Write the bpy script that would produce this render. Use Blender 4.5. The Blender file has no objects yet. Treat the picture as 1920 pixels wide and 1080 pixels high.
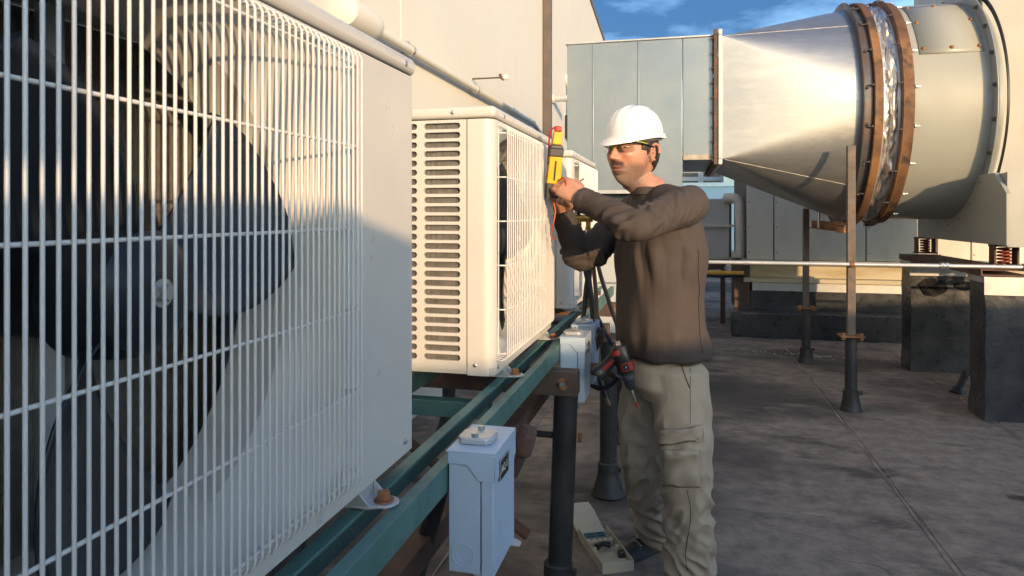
import bpy, bmesh, math, random
import numpy as np
from mathutils import Vector, Matrix, noise as mnoise
R = math.radians
random.seed(7)
rng = np.random.default_rng(7)
scene = bpy.context.scene
COL = scene.collection

# ---------------------------------------------------------------- camera
FPX = 1300.0                      # focal length in pixels of a 1920 px wide picture
PSI = math.atan2(320.0, FPX)      # the camera looks a little left of the row of units (world +Y)
CAMH = 1.42
cam = bpy.data.cameras.new('camera'); camo = bpy.data.objects.new('camera', cam); COL.objects.link(camo)
camo.location = (0, 0, CAMH); camo.rotation_euler = (R(90), 0, PSI)
cam.sensor_width = 36.0; cam.lens = 36.0 * FPX / 1920.0
cam.shift_y = -141.0 / 1920.0
cam.clip_start = 0.05; cam.clip_end = 3000
cam.dof.use_dof = True; cam.dof.focus_distance = 2.6; cam.dof.aperture_fstop = 20.0
scene.camera = camo

# ---------------------------------------------------------------- light
SUN_EL = R(9)
SH = Vector((-0.60, 0.80, 0)).normalized()         # horizontal way the sunlight travels
SUN_DIR = (SH * math.cos(SUN_EL) + Vector((0, 0, -math.sin(SUN_EL)))).normalized()
sl = bpy.data.lights.new('sun', 'SUN'); sl.energy = 2.0; sl.angle = R(0.5); sl.color = (1.0, 0.66, 0.36)
slo = bpy.data.objects.new('sun', sl); COL.objects.link(slo); slo.rotation_euler = SUN_DIR.to_track_quat('-Z', 'Y').to_euler()
slo.location = (4, -8, 6)
CLOUD = (-.02, -1.94, 1.57)
world = bpy.data.worlds.new('World'); scene.world = world; world.use_nodes = True
wn = world.node_tree; wn.nodes.clear()
wo = wn.nodes.new('ShaderNodeOutputWorld'); wb = wn.nodes.new('ShaderNodeBackground')
sky = wn.nodes.new('ShaderNodeTexSky'); sky.sky_type = 'NISHITA'; sky.sun_disc = False
sky.sun_elevation = SUN_EL; sky.sun_rotation = math.atan2(-SUN_DIR.x, -SUN_DIR.y)
sky.air_density = 1.0; sky.dust_density = 2.2; sky.ozone_density = 1.0
# soft dark clouds drifting over the blue
wtc = wn.nodes.new('ShaderNodeTexCoord'); wmp = wn.nodes.new('ShaderNodeMapping'); wmp.inputs['Scale'].default_value = (1.7, 1.7, 4.6); wmp.inputs['Location'].default_value = CLOUD
wns = wn.nodes.new('ShaderNodeTexNoise'); wns.inputs['Scale'].default_value = 1.7; wns.inputs['Detail'].default_value = 7; wns.inputs['Roughness'].default_value = .55
wrp = wn.nodes.new('ShaderNodeValToRGB'); wrp.color_ramp.elements[0].position = .44; wrp.color_ramp.elements[1].position = .60
wrp.color_ramp.elements[1].color = (.9, .9, .9, 1)
wmx = wn.nodes.new('ShaderNodeMix'); wmx.data_type = 'RGBA'; wmx.inputs[7].default_value = (.14, .5, 1.2, 1)
L = wn.links.new
L(wtc.outputs['Generated'], wmp.inputs['Vector']); L(wmp.outputs[0], wns.inputs['Vector']); L(wns.outputs[0], wrp.inputs[0])
L(wrp.outputs[0], wmx.inputs[0]); wml = wn.nodes.new('ShaderNodeMix'); wml.data_type = 'RGBA'; wml.blend_type = 'MULTIPLY'; wml.inputs[0].default_value = 1; wml.inputs[7].default_value = (.76, .98, 1.30, 1)
L(sky.outputs[0], wml.inputs[6]); L(wml.outputs[2], wmx.inputs[6]); L(wmx.outputs[2], wb.inputs['Color'])
wb.inputs['Strength'].default_value = 0.15
L(wb.outputs[0], wo.inputs['Surface'])
vs = scene.view_settings; vs.view_transform = 'Standard'; vs.look = 'None'; vs.gamma = 1.0; vs.use_curve_mapping = False
vs.exposure = 1.25

# ---------------------------------------------------------------- helpers
CS, SN = math.cos(PSI), math.sin(PSI)
def at(u, v, t):
    """point of the place seen at photo pixel (u, v) at real distance t in front of the camera"""
    a = (u - 960) / FPX; b = (399 - v) / FPX
    return Vector(((-SN + a * CS) * t, (CS + a * SN) * t, CAMH + b * t))

def tag(o, label=None, cat=None, group=None, kind=None):
    if label: o['label'] = label
    if cat: o['category'] = cat
    if group: o['group'] = group
    if kind: o['kind'] = kind
    return o
def thing(name, loc, label, cat, group=None, rz=0):
    o = bpy.data.objects.new(name, None); COL.objects.link(o); o.location = loc; o.rotation_euler = (0, 0, rz)
    o.empty_display_size = .1
    return tag(o, label, cat, group)

class MB:
    def __init__(s): s.v = []; s.f = []
    def add(s, vs, fs):
        n = len(s.v); s.v += [tuple(p) for p in vs]; s.f += [tuple(i + n for i in f) for f in fs]; return s
    def box(s, x0, x1, y0, y1, z0, z1):
        return s.add([(x0,y0,z0),(x1,y0,z0),(x1,y1,z0),(x0,y1,z0),(x0,y0,z1),(x1,y0,z1),(x1,y1,z1),(x0,y1,z1)],
                     [(3,2,1,0),(4,5,6,7),(0,1,5,4),(1,2,6,5),(2,3,7,6),(3,0,4,7)])
    def obox(s, c, ax, ay, az, hx, hy, hz):
        c = Vector(c); ax = Vector(ax)*hx; ay = Vector(ay)*hy; az = Vector(az)*hz
        p = [c+ax*i+ay*j+az*k for k in (-1,1) for (i,j) in ((-1,-1),(1,-1),(1,1),(-1,1))]
        return s.add(p, [(3,2,1,0),(4,5,6,7),(0,1,5,4),(1,2,6,5),(2,3,7,6),(3,0,4,7)])
    def rings(s, rs, closed=True, cap0=True, cap1=True):
        n = len(rs[0]); base = len(s.v)
        for r in rs: s.v += [tuple(p) for p in r]
        m = n if closed else n - 1
        for i in range(len(rs)-1):
            for j in range(m):
                a = base+i*n+j; b = base+i*n+(j+1) % n
                s.f.append((a, b, b+n, a+n))
        if cap0: s.f.append(tuple(base+j for j in reversed(range(n))))
        if cap1: s.f.append(tuple(base+(len(rs)-1)*n+j for j in range(n)))
        return s
    def tube(s, pts, r, n=10, cap=True, up=None):
        pts = [Vector(p) for p in pts]; k = len(pts)
        rr = r if hasattr(r, '__len__') else [r]*k
        t0 = (pts[1]-pts[0]).normalized()
        u = Vector(up) if up else (Vector((0,0,1)) if abs(t0.z) < .9 else Vector((1,0,0)))
        rs = []
        for i in range(k):
            t = (pts[min(i+1,k-1)]-pts[max(i-1,0)]).normalized()
            u = (u - t*u.dot(t)).normalized(); w = t.cross(u)
            ra, rb = rr[i] if hasattr(rr[i], '__len__') else (rr[i], rr[i])
            rs.append([pts[i]+u*(ra*math.cos(2*math.pi*j/n))+w*(rb*math.sin(2*math.pi*j/n)) for j in range(n)])
        return s.rings(rs, True, cap, cap)
    def prism(s, poly, org, ax, ay, az, d):
        """poly in (a,b) along ax, ay at org, pushed d along az"""
        org = Vector(org); ax = Vector(ax); ay = Vector(ay); az = Vector(az)
        a = [org+ax*p[0]+ay*p[1] for p in poly]; b = [p+az*d for p in a]
        return s.rings([a, b])
    def lathe(s, prof, org, axis, n=24, cap=True):
        org = Vector(org); ax = Vector(axis).normalized()
        u = ax.orthogonal().normalized() if abs(ax.z) < .99 and abs(ax.x) < .99 else (Vector((1,0,0)) if abs(ax.z) > .9 else Vector((0,0,1)))
        w = ax.cross(u)
        rs = [[org+ax*h+u*(r*math.cos(2*math.pi*j/n))+w*(r*math.sin(2*math.pi*j/n)) for j in range(n)] for (r, h) in prof]
        return s.rings(rs, True, cap, cap)
    def mesh(s, name, mat, smooth=None):
        me = bpy.data.meshes.new(name); me.from_pydata(s.v, [], s.f)
        bm = bmesh.new(); bm.from_mesh(me); bmesh.ops.recalc_face_normals(bm, faces=bm.faces); bm.to_mesh(me); bm.free()
        me.materials.append(mat)
        if smooth is not None:
            me.polygons.foreach_set('use_smooth', [True]*len(me.polygons)); me.set_sharp_from_angle(angle=R(smooth))
        me.update(); return me
    def build(s, name, mat, parent=None, smooth=35, bevel=0, seg=2, kind=None):
        return link(name, s.mesh(name, mat, smooth), parent, bevel, seg, kind)
def link(name, me, parent=None, bevel=0, seg=2, kind=None, loc=None, rot=None):
    o = bpy.data.objects.new(name, me); COL.objects.link(o)
    if parent: o.parent = parent
    if loc is not None: o.location = loc
    if rot is not None: o.rotation_euler = rot
    if bevel:
        m = o.modifiers.new('bevel', 'BEVEL'); m.width = bevel; m.segments = seg; m.limit_method = 'ANGLE'; m.angle_limit = R(40); m.harden_normals = False
    if kind: o['kind'] = kind
    return o

def catmull(pts, k=6):
    pts = [Vector(p) for p in pts]; P = [pts[0]] + pts + [pts[-1]]; out = []
    for i in range(1, len(P)-2):
        for j in range(k):
            t = j/k; a, b, c, d = P[i-1], P[i], P[i+1], P[i+2]
            out.append(.5*((2*b)+(c-a)*t+(2*a-5*b+4*c-d)*t*t+(3*b-a-3*c+d)*t**3))
    out.append(pts[-1]); return out

# ---------------------------------------------------------------- materials
MATS = {}
def M(name, col, rough=.5, metal=0., var=.12, vsc=6., bump=.2, bsc=90., bd=.001, col2=None, c2=.55, c2w=.12, c2s=3., stretch=(1,1,1), rvar=.12,
      coat=0., c3=None, c3p=.62, c3s=9., trans=0., attr=None, spec=.5):
    m = bpy.data.materials.new(name); m.use_nodes = True; nt = m.node_tree; nt.nodes.clear(); N = nt.nodes.new; K = nt.links.new
    out = N('ShaderNodeOutputMaterial'); bs = N('ShaderNodeBsdfPrincipled'); K(bs.outputs[0], out.inputs[0])
    tc = N('ShaderNodeTexCoord'); mp = N('ShaderNodeMapping'); mp.inputs['Scale'].default_value = stretch; K(tc.outputs['Object'], mp.inputs[0])
    def noise(sc, det=6, ro=.6, off=0):
        n = N('ShaderNodeTexNoise'); n.inputs['Scale'].default_value = sc; n.inputs['Detail'].default_value = det; n.inputs['Roughness'].default_value = ro
        if off:
            m2 = N('ShaderNodeMapping'); m2.inputs['Location'].default_value = (off, off*1.7, off*.6); K(mp.outputs[0], m2.inputs[0]); K(m2.outputs[0], n.inputs['Vector'])
        else: K(mp.outputs[0], n.inputs['Vector'])
        return n
    n1 = noise(vsc)
    mx = N('ShaderNodeMix'); mx.data_type = 'RGBA'
    mr = N('ShaderNodeMapRange'); mr.inputs[1].default_value = .3; mr.inputs[2].default_value = .7; K(n1.outputs[0], mr.inputs[0]); K(mr.outputs[0], mx.inputs[0])
    if attr:
        ca = N('ShaderNodeVertexColor'); ca.layer_name = attr
        ml = N('ShaderNodeMix'); ml.data_type = 'RGBA'; ml.blend_type = 'MULTIPLY'; ml.inputs[0].default_value = 1
        mx.inputs[6].default_value = (1-var,)*3+(1,); mx.inputs[7].default_value = (1+var,)*3+(1,)
        K(ca.outputs[0], ml.inputs[6]); K(mx.outputs[2], ml.inputs[7]); cur = ml.outputs[2]
    else:
        mx.inputs[6].default_value = tuple(max(0, c*(1-var)) for c in col)+(1,); mx.inputs[7].default_value = tuple(min(1, c*(1+var)) for c in col)+(1,); cur = mx.outputs[2]
    def over(cur, colr, sc, pos, w, off):
        n = noise(sc, 8, .62, off); r = N('ShaderNodeMapRange'); r.inputs[1].default_value = pos-w; r.inputs[2].default_value = pos+w; K(n.outputs[0], r.inputs[0])
        x = N('ShaderNodeMix'); x.data_type = 'RGBA'; K(r.outputs[0], x.inputs[0]); K(cur, x.inputs[6]); x.inputs[7].default_value = tuple(colr)+(1,)
        return x.outputs[2]
    if col2: cur = over(cur, col2, c2s, c2, c2w, 3.1)
    if c3: cur = over(cur, c3, c3s, c3p, .05, 8.3)
    K(cur, bs.inputs['Base Color'])
    n4 = noise(vsc*2.3, 5, .6, 5.5); rr = N('ShaderNodeMapRange'); rr.inputs[1].default_value = .3; rr.inputs[2].default_value = .7
    rr.inputs[3].default_value = max(.02, rough-rvar); rr.inputs[4].default_value = min(1, rough+rvar); K(n4.outputs[0], rr.inputs[0]); K(rr.outputs[0], bs.inputs['Roughness'])
    bs.inputs['Metallic'].default_value = metal; bs.inputs['Specular IOR Level'].default_value = spec
    if coat: bs.inputs['Coat Weight'].default_value = coat; bs.inputs['Coat Roughness'].default_value = .12
    if trans: bs.inputs['Transmission Weight'].default_value = trans
    if bump:
        nb = noise(bsc, 5, .6, 1.2); b = N('ShaderNodeBump'); b.inputs['Strength'].default_value = bump; b.inputs['Distance'].default_value = bd
        K(nb.outputs[0], b.inputs['Height']); K(b.outputs[0], bs.inputs['Normal'])
    MATS[name] = m; return m

cream   = M('cream_paint', (.61,.595,.55), .38, var=.035, vsc=4, bump=.08, bsc=160, col2=(.62,.58,.52), c2=.66, c2s=5, c2w=.15)
cream3  = M('cream_cabinet_paint', (.68,.67,.59), .42, var=.04, vsc=2, bump=.1, bsc=120, col2=(.48,.46,.38), c2=.66, c2s=2.2, c2w=.16, stretch=(1,1,.35))
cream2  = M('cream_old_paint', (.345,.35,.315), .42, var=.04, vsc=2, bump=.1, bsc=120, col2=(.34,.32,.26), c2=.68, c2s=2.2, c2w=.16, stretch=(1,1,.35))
wallm   = M('wall_paint', (.64,.635,.585), .75, var=.03, vsc=1.2, bump=.35, bsc=220, bd=.0015, col2=(.65,.61,.545), c2=.6, c2s=.8, c2w=.2)
ductm   = M('duct_sheet', (.27,.325,.365), .36, .6, var=.05, vsc=3, bump=.06, bsc=40, col2=(.35,.38,.39), c2=.62, c2s=2.5, c2w=.2, rvar=.06)
galv    = M('galvanised', (.60,.61,.60), .42, .55, var=.07, vsc=14, bump=.06, bsc=30, col2=(.50,.52,.53), c2=.6, c2s=3, c2w=.2, rvar=.08)
zincm   = M('brushed_zinc', (.40,.412,.418), .44, .85, var=.06, vsc=22, bump=.05, bsc=40, bd=.0008, stretch=(.6,1,2.0), rvar=.07, col2=(.56,.55,.52), c2=.62, c2s=2, c2w=.12)
greyp   = M('grey_panel_paint', (.50,.54,.55), .45, .15, var=.035, vsc=3, bump=.08, bsc=70, col2=(.44,.47,.48), c2=.62, c2s=2.5, c2w=.2)
rust    = M('rusty_steel', (.22,.085,.035), .8, .1, var=.35, vsc=25, bump=.6, bsc=140, bd=.002, col2=(.38,.19,.08), c2=.56, c2s=11, c2w=.12, c3=(.07,.04,.03), c3p=.6, c3s=18)
rustdk  = M('brown_steel', (.085,.06,.05), .6, .15, var=.25, vsc=15, bump=.4, bsc=120, bd=.0015, col2=(.18,.08,.045), c2=.6, c2s=9, c2w=.1)
rustor  = M('orange_rust_ring', (.15,.078,.045), .7, .2, var=.3, vsc=9, bump=.5, bsc=90, bd=.0015, col2=(.33,.17,.07), c2=.56, c2s=2.6, c2w=.12, c3=(.065,.046,.04), c3p=.55, c3s=5)
greensteel = M('green_painted_steel', (.10,.215,.195), .5, .1, var=.16, vsc=9, bump=.25, bsc=90, col2=(.06,.14,.125), c2=.60, c2s=4, c2w=.12, c3=(.16,.09,.05), c3p=.70, c3s=22)
blackp  = M('black_pipe_paint', (.022,.023,.026), .5, var=.3, vsc=8, bump=.3, bsc=70, bd=.0015, col2=(.05,.047,.045), c2=.58, c2s=6, c2w=.15)
bitum   = M('bitumen_coat', (.030,.034,.041), .33, var=.3, vsc=5, bump=.6, bsc=14, bd=.006, col2=(.065,.066,.07), c2=.55, c2s=2.5, c2w=.12, c3=(.14,.132,.125), c3p=.70, c3s=4)
alum    = M('aluminium_fins', (.42,.40,.37), .5, .6, var=.2, vsc=40, bump=.1)
steel   = M('zinc_bolt', (.58,.58,.56), .35, .9, var=.12, vsc=60, bump=.2, bsc=200)
darkpl  = M('dark_plastic', (.016,.020,.028), .38, var=.15, vsc=8, bump=.12, bsc=140, col2=(.032,.034,.038), c2=.66, c2s=6)
blackpl = M('black_plastic', (.014,.014,.016), .4, var=.2, vsc=20, bump=.2, bsc=200)
wirew   = M('white_coated_wire', (.70,.70,.68), .35, var=.03, bump=.1, bsc=200)
bluebox = M('blue_grey_enamel', (.47,.59,.73), .42, .05, var=.04, vsc=6, bump=.1, bsc=150, col2=(.43,.54,.67), c2=.66, c2s=8, c2w=.1, c3=(.22,.2,.19), c3p=.74, c3s=26)
# ================================================================ SETTING
def roof_mat():
    m = bpy.data.materials.new('bitumen_roof'); m.use_nodes = True; nt = m.node_tree; nt.nodes.clear(); N = nt.nodes.new; K = nt.links.new
    out = N('ShaderNodeOutputMaterial'); bs = N('ShaderNodeBsdfPrincipled'); K(bs.outputs[0], out.inputs[0])
    tc = N('ShaderNodeTexCoord')
    def nz(sc, scale=(1,1,1), rot=0, loc=(0,0,0), det=8, ro=.6, dist=0.):
        mp = N('ShaderNodeMapping'); mp.inputs['Scale'].default_value = scale; mp.inputs['Rotation'].default_value = (0,0,R(rot)); mp.inputs['Location'].default_value = loc; K(tc.outputs['Object'], mp.inputs[0])
        n = N('ShaderNodeTexNoise'); n.inputs['Scale'].default_value = sc; n.inputs['Detail'].default_value = det; n.inputs['Roughness'].default_value = ro; n.inputs['Distortion'].default_value = dist; K(mp.outputs[0], n.inputs['Vector']); return n.outputs[0]
    def rng_(s, a, b, amt=1.):
        r = N('ShaderNodeMapRange'); r.interpolation_type = 'SMOOTHSTEP'; r.inputs[1].default_value = a; r.inputs[2].default_value = b; r.inputs[4].default_value = amt; K(s, r.inputs[0]); return r.outputs[0]
    def mul(a, b):
        x = N('ShaderNodeMath'); x.operation = 'MULTIPLY'; K(a, x.inputs[0]); K(b, x.inputs[1]); return x.outputs[0]
    def mixc(f, cur, colr):
        x = N('ShaderNodeMix'); x.data_type = 'RGBA'; K(f, x.inputs[0])
        if isinstance(cur, tuple): x.inputs[6].default_value = cur+(1,)
        else: K(cur, x.inputs[6])
        x.inputs[7].default_value = colr+(1,); return x.outputs[2]
    cur = mixc(rng_(nz(.9,det=6), .35, .65), (.062,.053,.046), (.105,.088,.076))
    # dust lying in broad soft drifts, broken up by finer scuffing
    cur = mixc(mul(rng_(nz(.40,(1,1.5,1),12,(3.3,1.1,0)), .40, .56), rng_(nz(9,det=10,ro=.72), .10, .85)), cur, (.39,.305,.24))
    cur = mixc(rng_(nz(1.3,(.8,2.6,1),10,(1,7,0),10,.66,.4), .53, .74, .6), cur, (.36,.28,.22))
    cur = mixc(rng_(nz(2.6,(.8,5.0,1),-7,(5,2,0),10,.7,.8), .63, .69, .45), cur, (.45,.38,.31))
    cur = mixc(rng_(nz(1.5,(1,2.2,1),20,(9,4,0),9,.66), .54, .68, .7), cur, (.034,.031,.029))
    cur = mixc(rng_(nz(75,det=3,ro=.7), .62, .74, .35), cur, (.22,.19,.165))
    # fine cracks
    vo = N('ShaderNodeTexVoronoi'); vo.feature = 'DISTANCE_TO_EDGE'; vo.inputs['Scale'].default_value = 1.1
    mv = N('ShaderNodeMapping'); K(tc.outputs['Object'], mv.inputs[0]); dn = N('ShaderNodeTexNoise'); dn.inputs['Scale'].default_value = 3.5; dn.inputs['Detail'].default_value = 6; K(tc.outputs['Object'], dn.inputs['Vector'])
    ad = N('ShaderNodeMix'); ad.data_type = 'VECTOR'; ad.inputs[0].default_value = .22; K(mv.outputs[0], ad.inputs[4]); K(dn.outputs['Color'], ad.inputs[5]); K(ad.outputs[1], vo.inputs['Vector'])
    cur = mixc(mul(rng_(vo.outputs['Distance'], .010, .002), rng_(nz(.8,loc=(4,4,0)), .56, .64, .6)), cur, (.03,.028,.027))
    K(cur, bs.inputs['Base Color']); bs.inputs['Roughness'].default_value = .82; bs.inputs['Specular IOR Level'].default_value = .35
    h = N('ShaderNodeMath'); h.operation = 'ADD'; K(nz(70,det=4,ro=.7), h.inputs[0]); K(nz(2.2,det=5,ro=.5), h.inputs[1])
    b = N('ShaderNodeBump'); b.inputs['Strength'].default_value = .4; b.inputs['Distance'].default_value = .004; K(h.outputs[0], b.inputs['Height']); K(b.outputs[0], bs.inputs['Normal'])
    return m
roofm = roof_mat()
g = MB(); g.box(-900, 900, -900, 900, -.5, -.004); deck = g.build('roof_deck', roofm); deck['kind'] = 'structure'
seam_dust = M('seam_dust', (.32,.265,.215), .85, var=.3, vsc=12, bump=.5, bsc=60, bd=.003, col2=(.16,.135,.115), c2=.52, c2s=5, c2w=.1)
def sheet(x0, x1, y0, y1):
    """one roll of roofing: a strip with a wavering lapped edge that lies on its neighbour"""
    m = MB(); n = 26; a = []; b = []; c = []; d = []
    for i in range(n+1):
        y = y0+(y1-y0)*i/n; j = random.uniform(-.008,.008)
        a.append((x0+j-.004, y, -.003)); b.append((x0+j, y, .0048+random.uniform(0,.002))); c.append(((x0+x1)/2, y, .004)); d.append((x1+.05, y, .0005))
    m.rings([a,b,c,d], False, False, False)
    m.f.append((0, n+1, 2*(n+1), 3*(n+1))); m.f.append((n, 2*n+1, 3*n+2, 4*n+3))
    m.build('membrane_sheet', roofm, deck, smooth=25)
for i in range(9):
    x0 = -2.93+i; off = [0, 2.3, 4.4, 1.2, 3.1][i % 5]
    ys = [-1.5, 2.05+off*.62, 8.2+off*.5, 17+off]
    for k in range(3): sheet(x0, x0+1.0, ys[k]-.06*k, ys[k+1])
    # dust caught along the lapped edge
    m = MB(); n = 150; a_, b_ = [], []
    for q in range(n+1):
        y = 1.2+12*q/n; w = .012+.03*max(0, mnoise.noise((x0*3, y*1.7, 2)))+.01*mnoise.noise((x0*5, y*9, 7)); s = -.012+.006*mnoise.noise((y*6, x0, 1))
        a_.append((x0+s-w, y, .0045)); b_.append((x0+s, y, .0055))
    m.rings([a_, b_], False, False, False); m.build('dust_line', seam_dust, deck)

# ---- building on the left
WX = -1.8
bld = thing('building', (WX, 8, 0), 'tall cream painted building wall behind the row of outdoor units', 'building')
def bp(mb, name, mat, **k):
    mb.v = [(x-WX, y-8, z) for (x,y,z) in mb.v]; return mb.build(name, mat, bld, **k)
def ztop(y): return 5.66 - (y-13.79)*.085
ye = [-6, -1.75, 4.25, 9.05, 14.2, 19]
for i in range(5):
    a, b = ye[i]+.006, ye[i+1]-.006
    m = MB(); m.rings([[(WX,a,-.1),(WX,b,-.1),(WX,b,ztop(b)),(WX,a,ztop(a))], [(WX-.25,a,-.1),(WX-.25,b,-.1),(WX-.25,b,ztop(b)),(WX-.25,a,ztop(a))]])
    bp(m, 'wall_panel', wallm, bevel=.006)
m = MB(); m.box(WX-.24, WX-.03, -6, 19, -.1, 5.1); bp(m, 'joint_backing', M('joint_sealant', (.18,.16,.14), .9))
m = MB(); m.box(WX-9, WX-.26, -6, 19, -.1, 5.0); bp(m, 'core', wallm)
capm = M('parapet_cap', (.16,.15,.15), .5, .3, var=.1)
m = MB(); m.rings([[(WX-.3,-6.02,ztop(-6)+.003),(WX+.03,-6.02,ztop(-6)+.003),(WX+.03,-6.02,ztop(-6)+.07),(WX-.3,-6.02,ztop(-6)+.07)],
                   [(WX-.3,19.02,ztop(19)+.003),(WX+.03,19.02,ztop(19)+.003),(WX+.03,19.02,ztop(19)+.07),(WX-.3,19.02,ztop(19)+.07)]]); bp(m, 'parapet_cap', capm)
dsm = M('brown_downspout', (.115,.09,.078), .6, var=.15, vsc=5, bump=.3, c3=(.6,.56,.5), c3p=.74, c3s=6)
m = MB(); m.box(WX+.006, WX+.11, 8.99, 9.11, 0, 5.95); ds = bp(m, 'downspout', dsm, bevel=.008)

# wall conduit with its end fitting
cz = 2.49; cx = WX+.062
cond = thing('wall_conduit', (cx, 3.95, cz), 'long pale conduit pipe running along the cream building wall', 'conduit')
m = MB(); m.tube([(0,-.25,0),(0,4.1,0),(0,4.25,-.01)], .028, 14); m.build('pipe', wallm, cond)
m = MB(); m.tube([(0,4.2,0),(0,4.6,-.07),(0,5.3,-.14),(0,7.5,-.4)], .026, 12); m.build('lower_pipe', galv, cond)
m = MB(); m.lathe([(.030,-.62),(.078,-.60),(.082,-.56),(.082,-.32),(.076,-.26),(.052,-.22),(.034,-.2)], (0,0,0), (0,1,0), 24); m.build('end_fitting', wallm, cond)
for y in (.32, 1.8, 3.3, 4.15):
    m = MB(); m.lathe([(.037,-.014),(.037,.014)], (0,y,0), (0,1,0), 16); m.box(-.061,-.01,y-.014,y+.014,-.012,.06); m.build('clip', steel, cond)
rod = thing('wall_light_arm', (WX, 5.85, 2.60), 'thin brown rod with small white tip sticking out of cream wall', 'bracket')
m = MB(); m.tube([(0,0,0),(.27,0,.0)], .007, 8); m.build('rod', rustdk, rod)
m = MB(); m.tube([(.25,0,.03),(.262,0,.0),(.285,0,-.02)], .012, 8); m.build('hook', rustdk, rod)
m = MB(); m.lathe([(.006,-.03),(.024,-.01),(.024,.02),(.01,.03)], (.30,0,0), (1,0,0), 12); m.build('tip', wirew, rod)
jb = thing('wall_switch_box', (WX, 10.87, 2.6), 'small black switch box on the wall beside the grey duct', 'switch box')
m = MB(); m.box(0,.14,-.08,.08,0,.36); m.build('case', blackpl, jb, bevel=.012)
m = MB(); m.tube([(.06,0,.36),(.06,0,.75),(.0,0,1.0)], .03, 10); m.build('feed_pipe', cream, jb)
sp = thing('stub_pipe', (WX, 9.7, 3.04), 'short grey horizontal pipe between the wall and the grey duct', 'pipe')
m = MB(); m.tube([(0,0,0),(.6,0,0)], .045, 16); m.build('pipe', greyp, sp); m = MB(); m.lathe([(.065,0),(.065,.04)], (0,0,0), (1,0,0), 16); m.build('collar', cream, sp)

# ---- unseen shapes added behind the camera to cast the evening shade
SP = Vector((SH.y, -SH.x, 0))       # across the sun's way
shade = thing('shade_building', tuple(SH*-6.0), 'low cream building added unseen behind the camera to shade the roof', 'building', rz=math.atan2(SP.y, SP.x))  # unseen building, its roof height set to place the shade line
m = MB(); m.box(-22, 22, -4, 0, 0, 2.13); m.build('wall', wallm, shade); m = MB(); m.box(-22.05, 22.05, -4.05, .05, 2.133, 2.22); m.build('roof', capm, shade)
m = MB(); m.box(2,3,.003,.05,0,2.0); m.build('door', greyp, shade)
opp = thing('shade_cabinet', (1.5, -1.72, 0), 'shallow cream cabinet added unseen behind the camera to shade the nearest unit', 'cabinet')  # added caster, kept thin so only the nearest unit is shaded
m = MB(); m.box(0,.25,-4,0,.15,1.91); m.build('case', cream, opp, bevel=.015)
m = MB(); m.box(-.02,.26,-4.02,.01,1.913,1.96); m.build('lid', cream, opp, bevel=.01)
m = MB(); m.box(.03,.22,-3.95,-.05,0,.147); m.build('base', rustdk, opp)
m = MB(); m.box(.0,.22,-3.6,-.735,2.03,3.0); m.build('hood', cream, opp, bevel=.015)  # added box, raised to shade the upper left of the near grille
for y in (-3.4,-1.0): m = MB(); m.box(.06,.16,y-.08,y+.08,1.962,2.028); m.build('shade_box_foot', rustdk, opp)
for y in (-3.0,-2.0,-1.0): m = MB(); m.box(-.014,-.002,y-.4,y+.4,.3,1.8); m.build('door', cream, opp, bevel=.005)

# ================================================================ OUTDOOR UNITS
def star_rings(yc, zc, rings, corner_rect):
    """closed rings sampled at shared angles round (yc, zc); each ring is a function(angle)->(x, y, z)"""
    y0,y1,z0,z1 = corner_rect
    an = sorted([2*math.pi*i/128 for i in range(128)] + [math.atan2(z-zc, y-yc) % (2*math.pi) for y in (y0,y1) for z in (z0,z1)])
    return [[f(a) for a in an] for f in rings]
def rectray(a, yc, zc, y0,y1,z0,z1):
    c, s = math.cos(a), math.sin(a); t = 1e9
    if c > 1e-9: t = min(t,(y1-yc)/c)
    if c < -1e-9: t = min(t,(y0-yc)/c)
    if s > 1e-9: t = min(t,(z1-zc)/s)
    if s < -1e-9: t = min(t,(z0-zc)/s)
    return t
def sray(a, hy, hz, n=7):
    c, s = abs(math.cos(a))/hy, abs(math.sin(a))/hz
    return (c**n+s**n)**(-1/n)
H = .77; PH = .733; DEP = .33
def hexbolt(rad, h):
    m = MB(); m.lathe([(rad,0),(rad,h*.85),(rad*.85,h)], (0,0,0), (0,0,1), 6)
    return m
BOLT = hexbolt(.010,.012).mesh('bolt', rust, 30)
SCREW = (lambda m: (m.lathe([(.006,0),(.0058,.002),(.0035,.0035)], (0,0,0), (1,0,0), 12), m)[1])(MB()).mesh('screw', steel, 40)
WIREMESH = {}
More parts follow.
